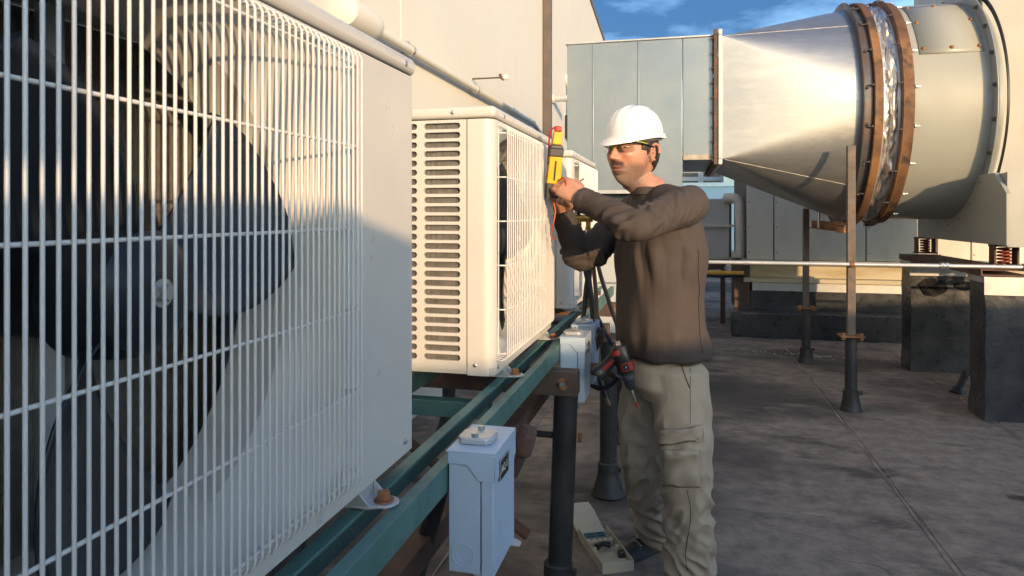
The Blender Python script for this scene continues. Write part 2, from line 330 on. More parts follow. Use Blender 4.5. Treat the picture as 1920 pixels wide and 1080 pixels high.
def make_unit(name, loc, W, gy0, gy1, label, feet, slots=True, pitch=.0147, rc=.034):
    U = thing(name, loc, label, 'air conditioner', 'outdoor units on the green rack')
    yc, zc = (gy0+gy1)/2, .378; hy = (gy1-gy0)/2; hz = .347; rr = .328
    # front panel with wrapped corners and a dished fan opening
    m = MB(); rect = (rc, W-rc, 0, PH)
    def rf(x, f): return lambda a: (x, yc+f(a)*math.cos(a), zc+f(a)*math.sin(a))
    rg = star_rings(yc, zc, [rf(0, lambda a: rectray(a,yc,zc,*rect)), rf(0, lambda a: min(sray(a,hy+.006,hz+.003), rectray(a,yc,zc,*rect)-.002)), rf(-.007, lambda a: sray(a,hy,hz-.003)),
        rf(-.03, lambda a: .5*sray(a,hy,hz-.003)+.5*(rr+.012)), rf(-.062, lambda a: .12*sray(a,hy,hz-.003)+.88*(rr+.004)), rf(-.08, lambda a: rr), rf(-.16, lambda a: rr-.004)], rect)
    m.rings(rg, True, False, False)
    for y0, sgn in ((0,1),(W,-1)):
        pr = [(-.078,y0),(-.05,y0),(-rc,y0)] + [(-rc+rc*math.sin(q), y0+sgn*(rc-rc*math.cos(q))) for q in [R(15*k) for k in range(1,7)]]
        m.rings([[(x,y,z) for x,y in pr] for z in (0,PH)], False, False, False)
    fp = m.build('front_panel', cream, U, smooth=25)
    # side, back, floor and lid
    def sidepanel(y, sgn, holes):
        m = MB(); x0, x1 = -DEP, -.081; z0, z1 = .012, PH
        if not holes:
            m.box(x0,x1,min(y,y+sgn*.003),max(y,y+sgn*.003),z0,z1); return m.build('side_panel', cream, U)
        cols = [(-.323,-.216),(-.216,-.081)]; sl = [(-.312,-.232),(-.211,-.100)]
        nrow = 26; zs = [.048+.0267*i for i in range(nrow)]; rows = [(z-.01335,z+.01335) for z in zs]
        m.box(x0,x1,y,y+.003,z0,rows[0][0]); m.box(x0,x1,y,y+.003,rows[-1][1],z1); m.box(x0,cols[0][0],y,y+.003,rows[0][0],rows[-1][1])
        for (c0,c1),(s0,s1) in zip(cols,sl):
            for (r0,r1),zz in zip(rows,zs):
                hx, hzz = (s1-s0)/2, .0088; xc = (s0+s1)/2
                an = sorted([(math.atan2(hzz*math.sin(R(f)), (hx-hzz)+hzz*math.cos(R(f)))+w) % (2*math.pi) for f in range(-75,80,15) for w in (0,math.pi)] + [math.atan2(b-zz,a-xc) % (2*math.pi) for a in (c0,c1) for b in (r0,r1)] + [math.atan2(q*hzz,p*(hx-hzz)) % (2*math.pi) for p in (-1,1) for q in (-1,1)])
                def slot(a):
                    c, s = math.cos(a), math.sin(a); e = hx-hzz
                    t = hzz/abs(s) if abs(s) > 1e-6 else 9
                    if abs(c)*t <= e: return t
                    k = abs(c)*e; return k+math.sqrt(max(0,k*k-e*e+hzz*hzz))
                A = [(xc+rectray(a,xc,zz,c0,c1,r0,r1)*math.cos(a), y, zz+rectray(a,xc,zz,c0,c1,r0,r1)*math.sin(a)) for a in an]
                B = [(xc+slot(a)*math.cos(a), y, zz+slot(a)*math.sin(a)) for a in an]
                C = [(p[0], y+.009, zz+(p[2]-zz)*.96) for p in B]
                m.rings([A,B,C], True, False, False)
        return m.build('side_panel', cream, U, smooth=30)
    sidepanel(.002, 1, slots); sidepanel(W-.002, -1, False)
    m = MB(); m.box(-DEP,-DEP+.004,.006,W-.006,.03,PH); m.build('rear_guard', greyp, U)
    m = MB(); m.box(-DEP+.004,-.004,.006,W-.006,.002,.022); m.build('base_pan', cream, U)
    m = MB(); m.box(-DEP-.004,.005,-.005,W+.005,PH+.0025,H); m.build('lid', cream, U, bevel=.013, seg=4)
    for y in ([.10, W-.05] if slots else [.3, W-.05]): link('screw', SCREW, U, loc=(.0045,y,PH+.018))
    for y,z in ((.012+W*0+.03,.02),(W-.045,.025)): link('screw', SCREW, U, loc=(.0005,y,z))
    link('screw', SCREW, U, loc=(-.055,-.0005,.03), rot=(0,0,R(-90))); link('screw', SCREW, U, loc=(-.12,-.0055,PH+.02), rot=(0,0,R(-90)))
    # coil: real fins on the back and near side
    m = MB(); n = int((W-.06)/.0027)
    for i in range(n):
        y = .03+i*.0027; m.box(-DEP+.012,-DEP+.034,y,y+.0013,.03,PH-.006)
    for z in [.05+.043*i for i in range(16)]: m.tube([(-DEP+.023,.03,z),(-DEP+.023,W-.03,z)], .004, 6)
    m.build('rear_coil', alum, U, smooth=None, kind='stuff')
    m = MB()
    for i in range(62):
        x = -DEP+.036+i*.0038; m.box(x,x+.0012+random.uniform(0,.0008),.016,.036+random.uniform(0,.002),.03,PH-.006)
    m.box(-DEP+.03,-.09,.0385,.0395,.03,PH-.006)
    m.build('side_coil', alum, U, smooth=None, kind='stuff')
    m = MB(); m.box(-DEP+.04,-.09,W-.2,W-.198,.03,PH-.006) if W > 1 else m.box(-DEP+.04,-.09,W-.02,W-.018,.03,PH-.006); m.build('bulkhead', greyp, U)
    # fan
    fan = MB(); hx = -.045
    fan.lathe([(.02,.016),(.052,.012),(.068,.0),(.074,-.03),(.076,-.075)], (hx,yc,zc), (1,0,0), 40)
    hub = fan.build('fan_hub', darkpl, U, smooth=40)
    m = MB(); m.lathe([(.0095,.012),(.0095,.024),(.008,.026)], (hx,yc,zc), (1,0,0), 6); m.lathe([(.016,.014),(.016,.017)], (hx,yc,zc), (1,0,0), 20); m.build('fan_nut', steel, hub)
    for k in range(3):
        m = MB(); th0 = R(k*120-17); rows = []
        for i in range(13):
            s = i/12; r = .06+s*.252; row = []
            lead = th0 - .15 + .55*s**1.4; span = R(52)-.10*s + .10*math.sin(s*math.pi)
            for j in range(13):
                q = j/12; a = lead+span*q; x = hx-.008-.075*q*(1-.18*s)-.012*math.sin(q*math.pi)+.012*s
                rad = r if s < .99 else r-.03*(abs(q-.5)*2)**3
                row.append((x, yc+rad*math.cos(a), zc+rad*math.sin(a)))
            rows.append(row)
        m.rings(rows, False, False, False)
        b = m.build('fan_blade', darkpl, U, smooth=60); so = b.modifiers.new('thick','SOLIDIFY'); so.thickness = .004
    m = MB(); m.lathe([(.05,0),(.055,-.02),(.055,-.1),(.04,-.11)], (hx-.09,yc,zc), (1,0,0), 24); m.build('fan_motor', blackpl, U)
    for dy in (-.07,.07): m = MB(); m.box(-.262,-.25,yc+dy-.016,yc+dy+.016,.03,PH-.006); m.build('motor_bracket', galv, U)
    # grille cage
    G = MB(); G.tube([(.002,gy0,zc-hz+.02),(.002,gy0,zc+hz-.02)], .002, 6); G = G.build('grille', wirew, U)
    nW = int(round((gy1-gy0)/pitch)); key = 'v'
    if key not in WIREMESH:
        mm = MB(); z0, z1 = zc-hz+.006, zc+hz-.004
        mm.tube([(-.004,0,z0+.004),(.012,0,z0),(.024,0,z0+.004),(.03,0,z0+.014),(.03,0,z1-.014),(.024,0,z1-.004),(.012,0,z1),(-.004,0,z1-.004)], .0019, 8); WIREMESH[key] = mm.mesh('wire', wirew, 60)
    for i in range(nW+1): link('wire', WIREMESH[key], G, loc=(0, gy0+(gy1-gy0)*i/nW, 0))
    key = ('h', round(gy1-gy0,3))
    if key not in WIREMESH:
        mm = MB(); w = gy1-gy0
        mm.tube([(-.004,-.003,0),(.014,-.006,0),(.0225,-.003,0),(.0258,.006,0),(.0258,w-.006,0),(.0225,w+.003,0),(.014,w+.006,0),(-.004,w+.003,0)], .0022, 8); WIREMESH[key] = mm.mesh('cross_wire', wirew, 60)
    for z in (zc-hz+.028, zc-hz+.010): pass
    for i in range(6): link('cross_wire', WIREMESH[key], G, loc=(0, gy0, .058+.1275*i))
    # feet with bolts
    for y in feet:
        m = MB(); pts = [(-.06,-.032),(.012,-.032)]+[(.030+.024*math.sin(q),-.024*math.cos(q)) for q in [R(15*k) for k in range(13)]]+[(.012,.032),(-.06,.032)]
        m.prism(pts, (0,y,-.028), (1,0,0), (0,1,0), (0,0,1), .005); f = m.build('foot', galv, U, bevel=.0015)
        m = MB(); m.prism([(-.004,-.023),(.016,-.023),(-.004,-.002)], (0,y-.032,0), (1,0,0), (0,0,1), (0,1,0), .004); m.prism([(-.004,-.023),(.016,-.023),(-.004,-.002)], (0,y+.028,0), (1,0,0), (0,0,1), (0,1,0), .004); m.box(-.07,-.005,y-.03,y+.03,-.0228,.001); m.build('foot_web', galv, f)
        b = link('bolt', BOLT, f, loc=(.028,y,-.02)); b.scale = (1.15,1.15,1.1)
        m = MB(); m.lathe([(.017,0),(.017,.0028)], (.028,y,-.0229), (0,0,1), 18); m.build('washer', rust, f)
    return U
UZ = .955; UX = -.52
make_unit('outdoor_unit', (UX,.25,UZ), 1.042, .03, .752, 'nearest cream outdoor unit filling the left side, big fan behind white wire grille', (.18,.84), slots=False, rc=.010)
make_unit('outdoor_unit', (UX,1.895,UZ), .91, .045, .778, 'middle cream outdoor unit with slotted side panel beside the man', (.145,.775), pitch=.0235)
make_unit('outdoor_unit', (UX,3.33,UZ), .91, .045, .778, 'farthest cream outdoor unit, half hidden behind the man\'s arms', (.145,.775), pitch=.0235)

# ================================================================ RACK
rk = thing('equipment_rack', (-.5, 2.4, 0), 'green and brown steel rack on black posts carrying the outdoor units', 'rack')
RO = Vector((-.5,2.4,0))
def rp(mb, name, mat, parent=rk, **k):
    mb.v = [tuple(Vector(p)-RO) for p in mb.v]; return mb.build(name, mat, parent, **k)
zt = .925
def angle_rail(x_v, x_in, name='rail'):
    m = MB(); s = 1 if x_in > x_v else -1
    pr = [(x_v,zt),(x_v,zt-.055),(x_v+s*.005,zt-.055),(x_v+s*.005,zt-.006),(x_in,zt-.006),(x_in,zt)]
    m.rings([[(x,.1,z) for x,z in pr], [(x,4.7,z) for x,z in pr]]); return rp(m, name, greensteel, bevel=.001)
angle_rail(-.450,-.474); angle_rail(-.542,-.516)
angle_rail(-.800,-.824); angle_rail(-.872,-.848)
for y in (.55, 1.93, 3.35):
    m = MB(); m.box(-1.7,-.545,y,y+.045,zt-.105,zt-.058); rp(m, 'green_cross_member', greensteel, bevel=.002)
for y in (.75, 2.40, 3.46, 4.3):
    m = MB(); pr = [(y,.862),(y,.778),(y+.007,.778),(y+.007,.855),(y+.07,.855),(y+.07,.862)]
    x1 = -.358 if y > 2 else -.47
    m.rings([[(-1.75,b,z) for b,z in pr],[(x1,b,z) for b,z in pr]]); m.box(x1-.006,x1,y+.0075,y+.07,.778,.8545); o = rp(m, 'cross_beam', rustdk, bevel=.0015)
    m = MB(); m.lathe([(.021,0),(.021,.003)], (x1-.05,y-.003,.82), (0,1,0), 16); rp(m, 'washer', rust, o)
    m = MB(); m.lathe([(.010,0),(.0105,.012),(.006,.016)], (x1-.05,y-.019,.82), (0,1,0), 6); rp(m, 'bolt', steel, o)
rustbr = M('rust_brown_strut', (.12,.062,.042), .7, .1, var=.25, vsc=9, bump=.4, bsc=90, bd=.0015, col2=(.07,.05,.045), c2=.55, c2s=5)
m = MB(); pr = [(-.62,.715),(-.62,.66),(-.615,.66),(-.615,.71),(-.54,.71),(-.54,.66),(-.535,.66),(-.535,.715)]
m.rings([[(x,.2,z) for x,z in pr],[(x,3.0,z) for x,z in pr]]); rp(m, 'lower_strut', rustbr, bevel=.0015)
for y in (.8, 2.43): m = MB(); m.box(-.60,-.56,y,y+.006,.717,.777); rp(m, 'hanger', rustbr)
clampm = M('dark_clamp', (.06,.052,.05), .5, .4, var=.2, bump=.3)
def post(x, y, z1, r=.043, lean=(0,0), boot=True, collar=True):
    m = MB(); m.tube([(x+lean[0],y+lean[1],0),(x,y,z1)], r, 24); p = rp(m, 'post', blackp)
    bx, by = x+lean[0], y+lean[1]
    if boot:
        m = MB(); m.lathe([(r*2.0,.012),(r*1.75,.03),(r*1.3,.10),(r*1.22,.115),(r*1.2,.165),(r*1.03,.172)], (bx,by,0), (0,0,1), 24); rp(m, 'boot', blackp, p)
        m = MB(); m.lathe([(r*1.24,.128),(r*1.24,.142)], (bx,by,0), (0,0,1), 24); m.box(bx+r*1.2,bx+r*1.5,by-.012,by+.012,.124,.146); rp(m, 'boot_clamp', clampm, p)
    return p
post(-.405,2.455,.7775, lean=(-.028,0)); post(-.363,3.50,.7775, lean=(0,0)); post(-1.47,4.26,.7775); post(-1.5,2.45,.7775); post(-.56,.80,.7775, r=.03); post(-.36,4.34,.7775)
m = MB(); m.tube([(-.62,2.5,.62),(-.5,2.46,.62),(-.455,2.46,.62)], .012, 10); o = rp(m, 'tie_rod', blackp)
m = MB(); m.lathe([(.016,0),(.016,.012)], (-.362,2.455,.62), (1,0,0), 6); rp(m, 'bolt', rust, o)
m = MB(); m.tube([(-.50,1.42,.862),(-.66,1.5,.35),(-.7,1.52,.02)], .02, 10); rp(m, 'brace', blackp)
m = MB(); m.tube([(-1.35,2.44,.78),(-.56,2.52,.22)], .022, 8); rp(m, 'brace', rustbr)

# foam lagged valve ends hanging by the rail
foam = M('brown_foam', (.14,.085,.065), .9, var=.3, vsc=60, bump=1, bsc=180, bd=.006)
def foam_bulb(p, d, ln, r, label):
    t = thing('pipe_insulation', p, label, 'insulation')
    d = Vector(d).normalized(); m = MB(); m.tube([d*0, d*ln*.12, d*ln*.5, d*ln*.9, d*ln], [r*.75,r*.95,r,r*.92,r*.6], 16); m.build('foam_sleeve', foam, t, smooth=60)
    m = MB(); m.tube([d*ln*.9, d*ln*1.5+Vector((-.01,0,-.01)), d*ln*1.8+Vector((-.03,0,-.02))], [r*.55,r*.42,r*.3], 12); m.build('valve_stub', rustbr, t)
foam_bulb(at(992,800,1.95), (-.25,-.1,-1), .085, .028, 'brown porous foam sleeve on a pipe end behind the nearest switch box')
foam_bulb(at(1124,615,2.95), (-.2,0,-1), .075, .030, 'upper brown foam sleeve among the hoses behind the man\'s hip')
foam_bulb(at(1102,690,2.8), (1,.1,-.15), .075, .026, 'brown foam sleeve on a cable beside the middle switch box')

# ================================================================ DISCONNECT BOXES
plate = M('black_name_plate', (.015,.015,.017), .4, var=.1); white = M('white_print', (.78,.78,.76), .5, var=.03, bump=0)
def text_mesh(s, size):
    c = bpy.data.curves.new('text','FONT'); c.body = s; c.size = size; c.align_x = 'CENTER'; c.align_y = 'CENTER'; c.extrude = .0003; c.space_character = 1.1
    o = bpy.data.objects.new('t', c); COL.objects.link(o); dg = bpy.context.evaluated_depsgraph_get(); dg.update()
    me = bpy.data.meshes.new_from_object(o.evaluated_get(dg)); bpy.data.objects.remove(o); me.materials.clear(); me.materials.append(white); return me
def switch_box(y, txt, label):
    T = thing('switch_box', (-.447, y, .715), label, 'switch box', 'switch boxes on the rail')
    W_, D_, H_ = .092, .165, .235
    m = MB(); m.box(0,W_*.70,0,D_,0,H_-.002); m.build('case', bluebox, T, bevel=.002)
    m = MB(); m.box(W_*.70+.0025,W_,-.002,D_+.002,-.003,H_-.045); m.build('door', bluebox, T, bevel=.002)
    m = MB(); m.box(-.004,W_+.003,-.004,D_+.004,H_,H_+.004)
    m.prism([(0,H_),(0,H_-.022),(W_*.42,H_-.022),(W_*.68,H_-.052),(W_+.003,H_-.052),(W_+.003,H_)], (0,-.0045,0), (1,0,0), (0,0,1), (0,1,0), .0022)
    m.box(W_+.0008,W_+.003,-.0045,D_+.004,H_-.052,H_+.001); m.build('hood', bluebox, T, bevel=.001)
    m = MB(); m.prism([(-.036,-.02),(-.026,-.034),(.026,-.034),(.036,-.02),(.036,.02),(.026,.034),(-.026,.034),(-.036,.02)], (.040,.068,H_+.0045), (1,0,0), (0,1,0), (0,0,1), .014); hp = m.build('hub_plate', galv, T, bevel=.004, seg=3)
    for q in (-.024,.024): m = MB(); m.lathe([(.0075,0),(.0075,.007),(.006,.008)], (.040,.068+q,H_+.0187), (0,0,1), 6); m.build('bolt', steel, hp)
    m = MB(); m.box(W_+.0032,W_+.0048,.030,.098,H_-.062,H_-.022); pl = m.build('name_plate', plate, T)
    m = MB()
    for (a,b,c,d) in ((.030,.098,H_-.0228,H_-.022),(.030,.0312,H_-.062,H_-.0228)): m.box(W_+.0049,W_+.0053,a,b,c,d)
    m.build('plate_rim', white, pl)
    link('lettering', text_mesh(txt, .021), pl, loc=(W_+.0052,.064,H_-.043), rot=(R(90),0,R(90)))
    for r0 in (.023,.016):
        m = MB(); m.lathe([(r0,0),(r0,.0016),(r0-.0022,.0016),(r0-.0022,0)], (.030,-.0002,.036), (0,-1,0), 28, cap=False); m.build('knockout', bluebox, T, smooth=40)
    m = MB(); m.prism([(0,0),(.022,0),(.022,.018),(.008,.03),(0,.03)], (W_-.003,D_-.028,-.004), (1,0,0), (0,1,0), (0,0,1), .003); m.build('hasp', galv, T, bevel=.001)
    m = MB(); m.tube([(.035,.09,-.001),(.035,.09,-.06),(-.03,.12,-.2)], .012, 10); m.build('conduit', galv, T)
    m = MB(); m.box(-.0025,-.0005,.03,.13,.16,.215); m.build('mount_plate', galv, T)
switch_box(1.295, 'AC-1', 'nearest blue-grey switch box with AC-1 plate, hung on green rail')
switch_box(2.575, 'AC-2', 'middle blue-grey switch box with AC-2 plate, above the beam end')
switch_box(2.86, 'AC-3', 'farthest blue-grey switch box with AC-3 plate, half hidden behind another')
# ================================================================ BIG DUCT
DY, DZ, DR = 6.36, 2.235, .865
dt = thing('exhaust_duct', (0, DY, 0), 'large galvanised duct with square box, cone and rusty rings joining a cream drum', 'duct')
DO = Vector((0, DY, 0))
def dp(mb, name, mat, parent=dt, **k):
    mb.v = [tuple(Vector(p)-DO) for p in mb.v]; return mb.build(name, mat, parent, **k)
y0, y1 = 5.5, 7.25; zb, zt2 = 1.83, 2.765
# box: seamed panels on the front, plain sides
XB = [-.90, -.69, -.335, 0.0, .225]
for i in range(4):
    zlow = 1.585 if i < 3 else zb
    m = MB(); m.box(XB[i]+.0015, XB[i+1]-.0015, y0, y0+.02, zlow, zt2); dp(m, 'box_panel', ductm, bevel=.004)
m = MB(); m.box(XB[0]+.002, -.002, y0+.021, y1, 1.587, zt2-.002); dp(m, 'box_core', ductm)
m = MB(); m.box(.0, XB[4]-.002, y0+.021, y1, zb+.002, zt2-.002); dp(m, 'box_neck', ductm)
m = MB(); m.box(XB[0]-.012, XB[4], y0-.012, y1+.01, zt2+.0005, zt2+.014); dp(m, 'box_top', galv, bevel=.003)
for x in XB[1:3]: m = MB(); m.box(x-.005, x+.005, y0-.008, y0-.0005, 1.585, zt2); dp(m, 'seam', ductm, bevel=.002)
m = MB(); m.box(XB[0]-.004, .006, y0-.010, y0-.0005, 1.57, 1.60); dp(m, 'bottom_trim', galv, bevel=.002)
mastic = M('sealant_smear', (.42,.37,.31), .8, var=.2, vsc=20, bump=.6, bsc=60, bd=.004)
m = MB(); m.box(.004, .235, y0-.006, y0-.0006, zb-.004, zb+.035); dp(m, 'sealant', mastic, bevel=.003)
# flange pair between box and cone
for k, x in enumerate((.228, .262)):
    m = MB(); e = .045
    for (a,b,c,d) in ((y0-e,y1+e,zt2,zt2+e),(y0-e,y1+e,zb-e,zb),(y0-e,y0,zb+.0005,zt2-.0005),(y1,y1+e,zb+.0005,zt2-.0005)): m.box(x, x+.028, a, b, c, d)
    dp(m, 'square_flange', galv if k else rustdk, bevel=.003)
fl = MB(); fl.lathe([(.011,0),(.011,.014)], (0,0,0), (-1,0,0), 6); DB = fl.mesh('bolt', rustdk, 30)
for i in range(9): link('bolt', DB, dt, loc=(.226, y0-.024-DY, zb+.02+i*(zt2-zb-.04)/8))
for i in range(11): link('bolt', DB, dt, loc=(.226, y0+.05+i*.165-DY, zb-.024))
# square to round transition
xs, xc = .292, 1.262; NQ = 24
corners = [Vector((xs,y0,zt2)), Vector((xs,y0,zb)), Vector((xs,y1,zb)), Vector((xs,y1,zt2))]   # front-top, front-bottom, back-bottom, back-top
def circ(a, x=xc, r=DR): return Vector((x, DY-r*math.cos(a), DZ+r*math.sin(a)))             # a=0: front, 90: top
qa = [(0,90),(-90,0),(-180,-90),(90,180)]
m = MB(); NS = 10
def strip(P, Qs):
    rows = [[P.lerp(q, s/NS) for q in Qs] for s in range(NS+1)]
    m.rings(rows, False, False, False)
for c,(a,b) in zip(corners, qa): strip(c, [circ(R(a+(b-a)*i/NQ)) for i in range(NQ+1)])
bt = dp(m, 'cone_corner', zincm, smooth=50)
for (i,j,a,nm) in ((0,1,0,'side_gusset'),(1,2,-90,'bottom_gusset'),(2,3,180,'back_gusset'),(3,0,90,'top_gusset')):
    m = MB(); p = circ(R(a)); A, B = corners[i], corners[j]; rows = []
    for s in range(NS+1):
        f = s/NS; w = [A.lerp(p,f).lerp(B.lerp(p,f), t/6) for t in range(7)]
        # sheet metal bulges very slightly
        rows.append([q + Vector((0,-.008*math.sin(f*math.pi)*math.sin(t/6*math.pi) if a == 0 else 0, 0)) for t,q in enumerate(w)])
    m.rings(rows, False, False, False); dp(m, nm, zincm, smooth=60)
darkweld = M('weld_metal', (.42,.40,.38), .55, .6)
for c in corners[:2]:
    q = circ(R(45 if c is corners[0] else -45)); m = MB(); m.tube([c.lerp(q,.02), c.lerp(q,.99)], .0016, 6); dp(m, 'weld_seam', darkweld)
# rings, cloth collar, drum
def ring(x0, x1, r0, r1, mat, name, bolts=22, bm=None):
    m = MB(); m.lathe([(r0,x0),(r1,x0),(r1,x0+.006),(r0+.007,x0+.006),(r0+.007,x1-.0),(r0,x1)], (0,DY,DZ), (1,0,0), 96, cap=False); o = dp(m, name, mat, smooth=35)
    for i in range(bolts):
        a = 2*math.pi*(i+.3)/bolts; rr_ = (r0+r1)/2+.005
        b = link('bolt', bm or RB, o, loc=(x0-.002, -rr_*math.cos(a), DZ+rr_*math.sin(a)))
    return o
fl = MB(); fl.lathe([(.012,0),(.012,.012),(.006,.013),(.006,.035)], (0,0,0), (-1,0,0), 6); RB = fl.mesh('bolt', clampm, 30)
fl = MB(); fl.lathe([(.012,0),(.012,.012),(.006,.013),(.006,.035)], (0,0,0), (1,0,0), 6); RB2 = fl.mesh('bolt', steel, 30)
fl = MB(); fl.lathe([(.016,0),(.015,.01),(.007,.02)], (0,0,0), (-1,0,0), 8); RB3 = fl.mesh('bolt', rustdk, 30)
fl = MB(); fl.lathe([(.016,0),(.012,.008),(.004,.014)], (0,0,0), (0,-1,0), 10); DRB = fl.mesh('bolt', rust, 30)
def band(x0, x1, r0, r1, mat, name):
    m = MB(); n = 120; prof = [(r0,x0),(r1-.006,x0),(r1,x0+.005),(r1,x1-.005),(r1-.006,x1),(r0,x1)]; rs = []
    for (r,x) in prof: rs.append([(x, DY-(r+.0035*mnoise.noise((math.cos(q)*4,math.sin(q)*4,x*9)))*math.cos(q), DZ+(r+.0035*mnoise.noise((math.cos(q)*4,math.sin(q)*4,x*9)))*math.sin(q)) for q in [2*math.pi*j/n for j in range(n)]])
    m.rings(rs, True, False, False); return dp(m, name, mat, smooth=35)
darkband = M('dark_flange_steel', (.13,.125,.125), .5, .5, var=.2, vsc=8, bump=.3, col2=(.16,.09,.06), c2=.60, c2s=6)
r1_ = band(1.262, 1.275, DR-.002, DR+.058, darkband, 'dark_flange'); band(1.275, 1.338, DR-.001, DR+.022, darkband, 'dark_collar')
r2_ = band(1.338, 1.398, DR-.002, DR+.052, rustor, 'rusty_ring'); r3_ = band(1.520, 1.534, DR-.002, DR+.062, rustor, 'rusty_ring'); band(1.534, 1.604, DR-.001, DR+.036, rustor, 'rusty_collar')
for o_,x_,n_,rad in ((r1_,1.300,20,DR+.042),(r2_,1.337,20,DR+.035),(r3_,1.519,18,DR+.055)):
    for i in range(n_):
        a = 2*math.pi*(i+.3+.08*random.random())/n_; link('bolt', RB, o_, loc=(x_, -rad*math.cos(a), DZ+rad*math.sin(a)))
# cloth: crumpled silver canvas
m = MB(); rs = []
for i in range(17):
    x = 1.396+i/16*.126; row = []
    for j in range(240):
        a = 2*math.pi*j/240; nz = mnoise.noise((math.cos(a)*5, math.sin(a)*5, i*.25))*.045 + (abs(mnoise.noise((math.cos(a)*9, math.sin(a)*9, i*.3)))-.2)*.06 + mnoise.noise((math.cos(a)*22, math.sin(a)*22, i*.5))*.012
        r = DR+.008-.012*math.sin(i/16*math.pi)+nz*math.sin(i/16*math.pi)**.7
        row.append((x, DY-r*math.cos(a), DZ+r*math.sin(a)))
    rs.append(row)
cloth = M('silver_canvas', (.60,.58,.56), .33, .6, var=.12, vsc=18, bump=.3, bsc=50, bd=.002, col2=(.36,.28,.21), c2=.66, c2s=5)
m.rings(rs, True, False, False); dp(m, 'canvas_collar', cloth, smooth=80)
for x in (1.404,1.508):
    m = MB(); m.lathe([(DR+.004,x-.006),(DR+.014,x-.006),(DR+.014,x+.010),(DR+.004,x+.010)], (0,DY,DZ), (1,0,0), 96, cap=False); dp(m, 'clamp_band', galv)
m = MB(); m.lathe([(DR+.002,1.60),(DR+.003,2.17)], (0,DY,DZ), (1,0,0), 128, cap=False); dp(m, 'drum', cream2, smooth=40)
for i in range(20):
    a = 2*math.pi*(i+.3)/20; r = DR+.030; link('bolt', RB2, dt, loc=(1.606, -r*math.cos(a), DZ+r*math.sin(a)))
ringm = M('grey_flange_paint', (.30,.325,.325), .5, .2, var=.1, vsc=6, bump=.2)
ring(2.10, 2.155, DR+.004, DR+.085, ringm, 'drum_flange', bolts=24, bm=RB3)
m = MB(); m.lathe([(DR+.09,2.156),(DR+.095,2.156),(DR+.095,2.168),(DR+.05,2.168)], (0,DY,DZ), (1,0,0), 96, cap=False); dp(m, 'gasket', blackpl)
# access cover on the drum, a curved sheet with its screws
m = MB(); rs = []
for x in (1.66, 2.07): rs.append([circ(R(22+42*i/16), x, DR+.010) for i in range(17)])
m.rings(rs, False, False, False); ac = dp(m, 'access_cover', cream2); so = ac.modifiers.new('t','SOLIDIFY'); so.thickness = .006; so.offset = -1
for x in (1.685,1.87,2.045):
    for a in (25,43,61):
        if x == 1.87 and a == 43: continue
        p = circ(R(a), x, DR+.010)-DO; link('bolt', DRB, ac, loc=p, rot=(R(-a),0,0))

# fan housing at the right edge
fh = thing('fan_housing', (2.9, 6.3, 1.10), 'cream fan housing at right edge on spring mounts, drum duct bolted to it', 'fan housing')
FO = Vector((2.9,6.3,1.10))
def fp_(mb, name, mat, parent=fh, **k):
    mb.v = [tuple(Vector(p)-FO) for p in mb.v]; return mb.build(name, mat, parent, **k)
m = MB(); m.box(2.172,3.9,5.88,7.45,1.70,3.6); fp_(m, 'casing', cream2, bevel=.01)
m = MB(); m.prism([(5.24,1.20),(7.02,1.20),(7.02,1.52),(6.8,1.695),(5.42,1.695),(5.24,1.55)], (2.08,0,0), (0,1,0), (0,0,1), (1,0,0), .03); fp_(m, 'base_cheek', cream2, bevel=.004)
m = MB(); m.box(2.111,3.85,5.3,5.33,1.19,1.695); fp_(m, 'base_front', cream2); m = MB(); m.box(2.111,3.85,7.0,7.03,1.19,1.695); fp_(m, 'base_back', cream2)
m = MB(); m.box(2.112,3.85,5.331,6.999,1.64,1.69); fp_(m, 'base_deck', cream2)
springred = M('red_spring', (.26,.05,.035), .45, var=.15)
for k,(x,y) in enumerate(((2.17,5.50),(2.14,7.02),(3.3,5.55))):
    t = thing('spring_mount', (x,y,1.0), ['rusty spring mount with red coil on the near pier at right edge', 'rusty spring mount with red coil on the far black pier', 'rusty spring mount under the housing, right of the frame'][k], 'spring mount', 'spring mounts under the fan housing')
    m = MB(); m.box(-.085,.085,-.06,.06,.052,.062); m.build('base_plate', rustdk, t)
    for s in (-1,1): m = MB(); m.box(s*.07-.006,s*.07+.006,-.045,.045,.0625,.185); m.build('cheek', rustbr, t)
    m = MB(); m.box(-.08,.08,-.05,.05,.1855,.198); m.build('top_plate', rustdk, t)
    m = MB(); m.tube([(.036*math.cos(q*.5),.036*math.sin(q*.5),.066+q*.00185) for q in range(0,63)], .008, 8); m.build('coil_spring', springred, t, smooth=60)
    m = MB(); m.lathe([(.016,-.001+.05),(.016,.06),(.009,.06),(.009,.064)], (0,0,0), (0,0,1), 6); m.build('bolt', steel, t)
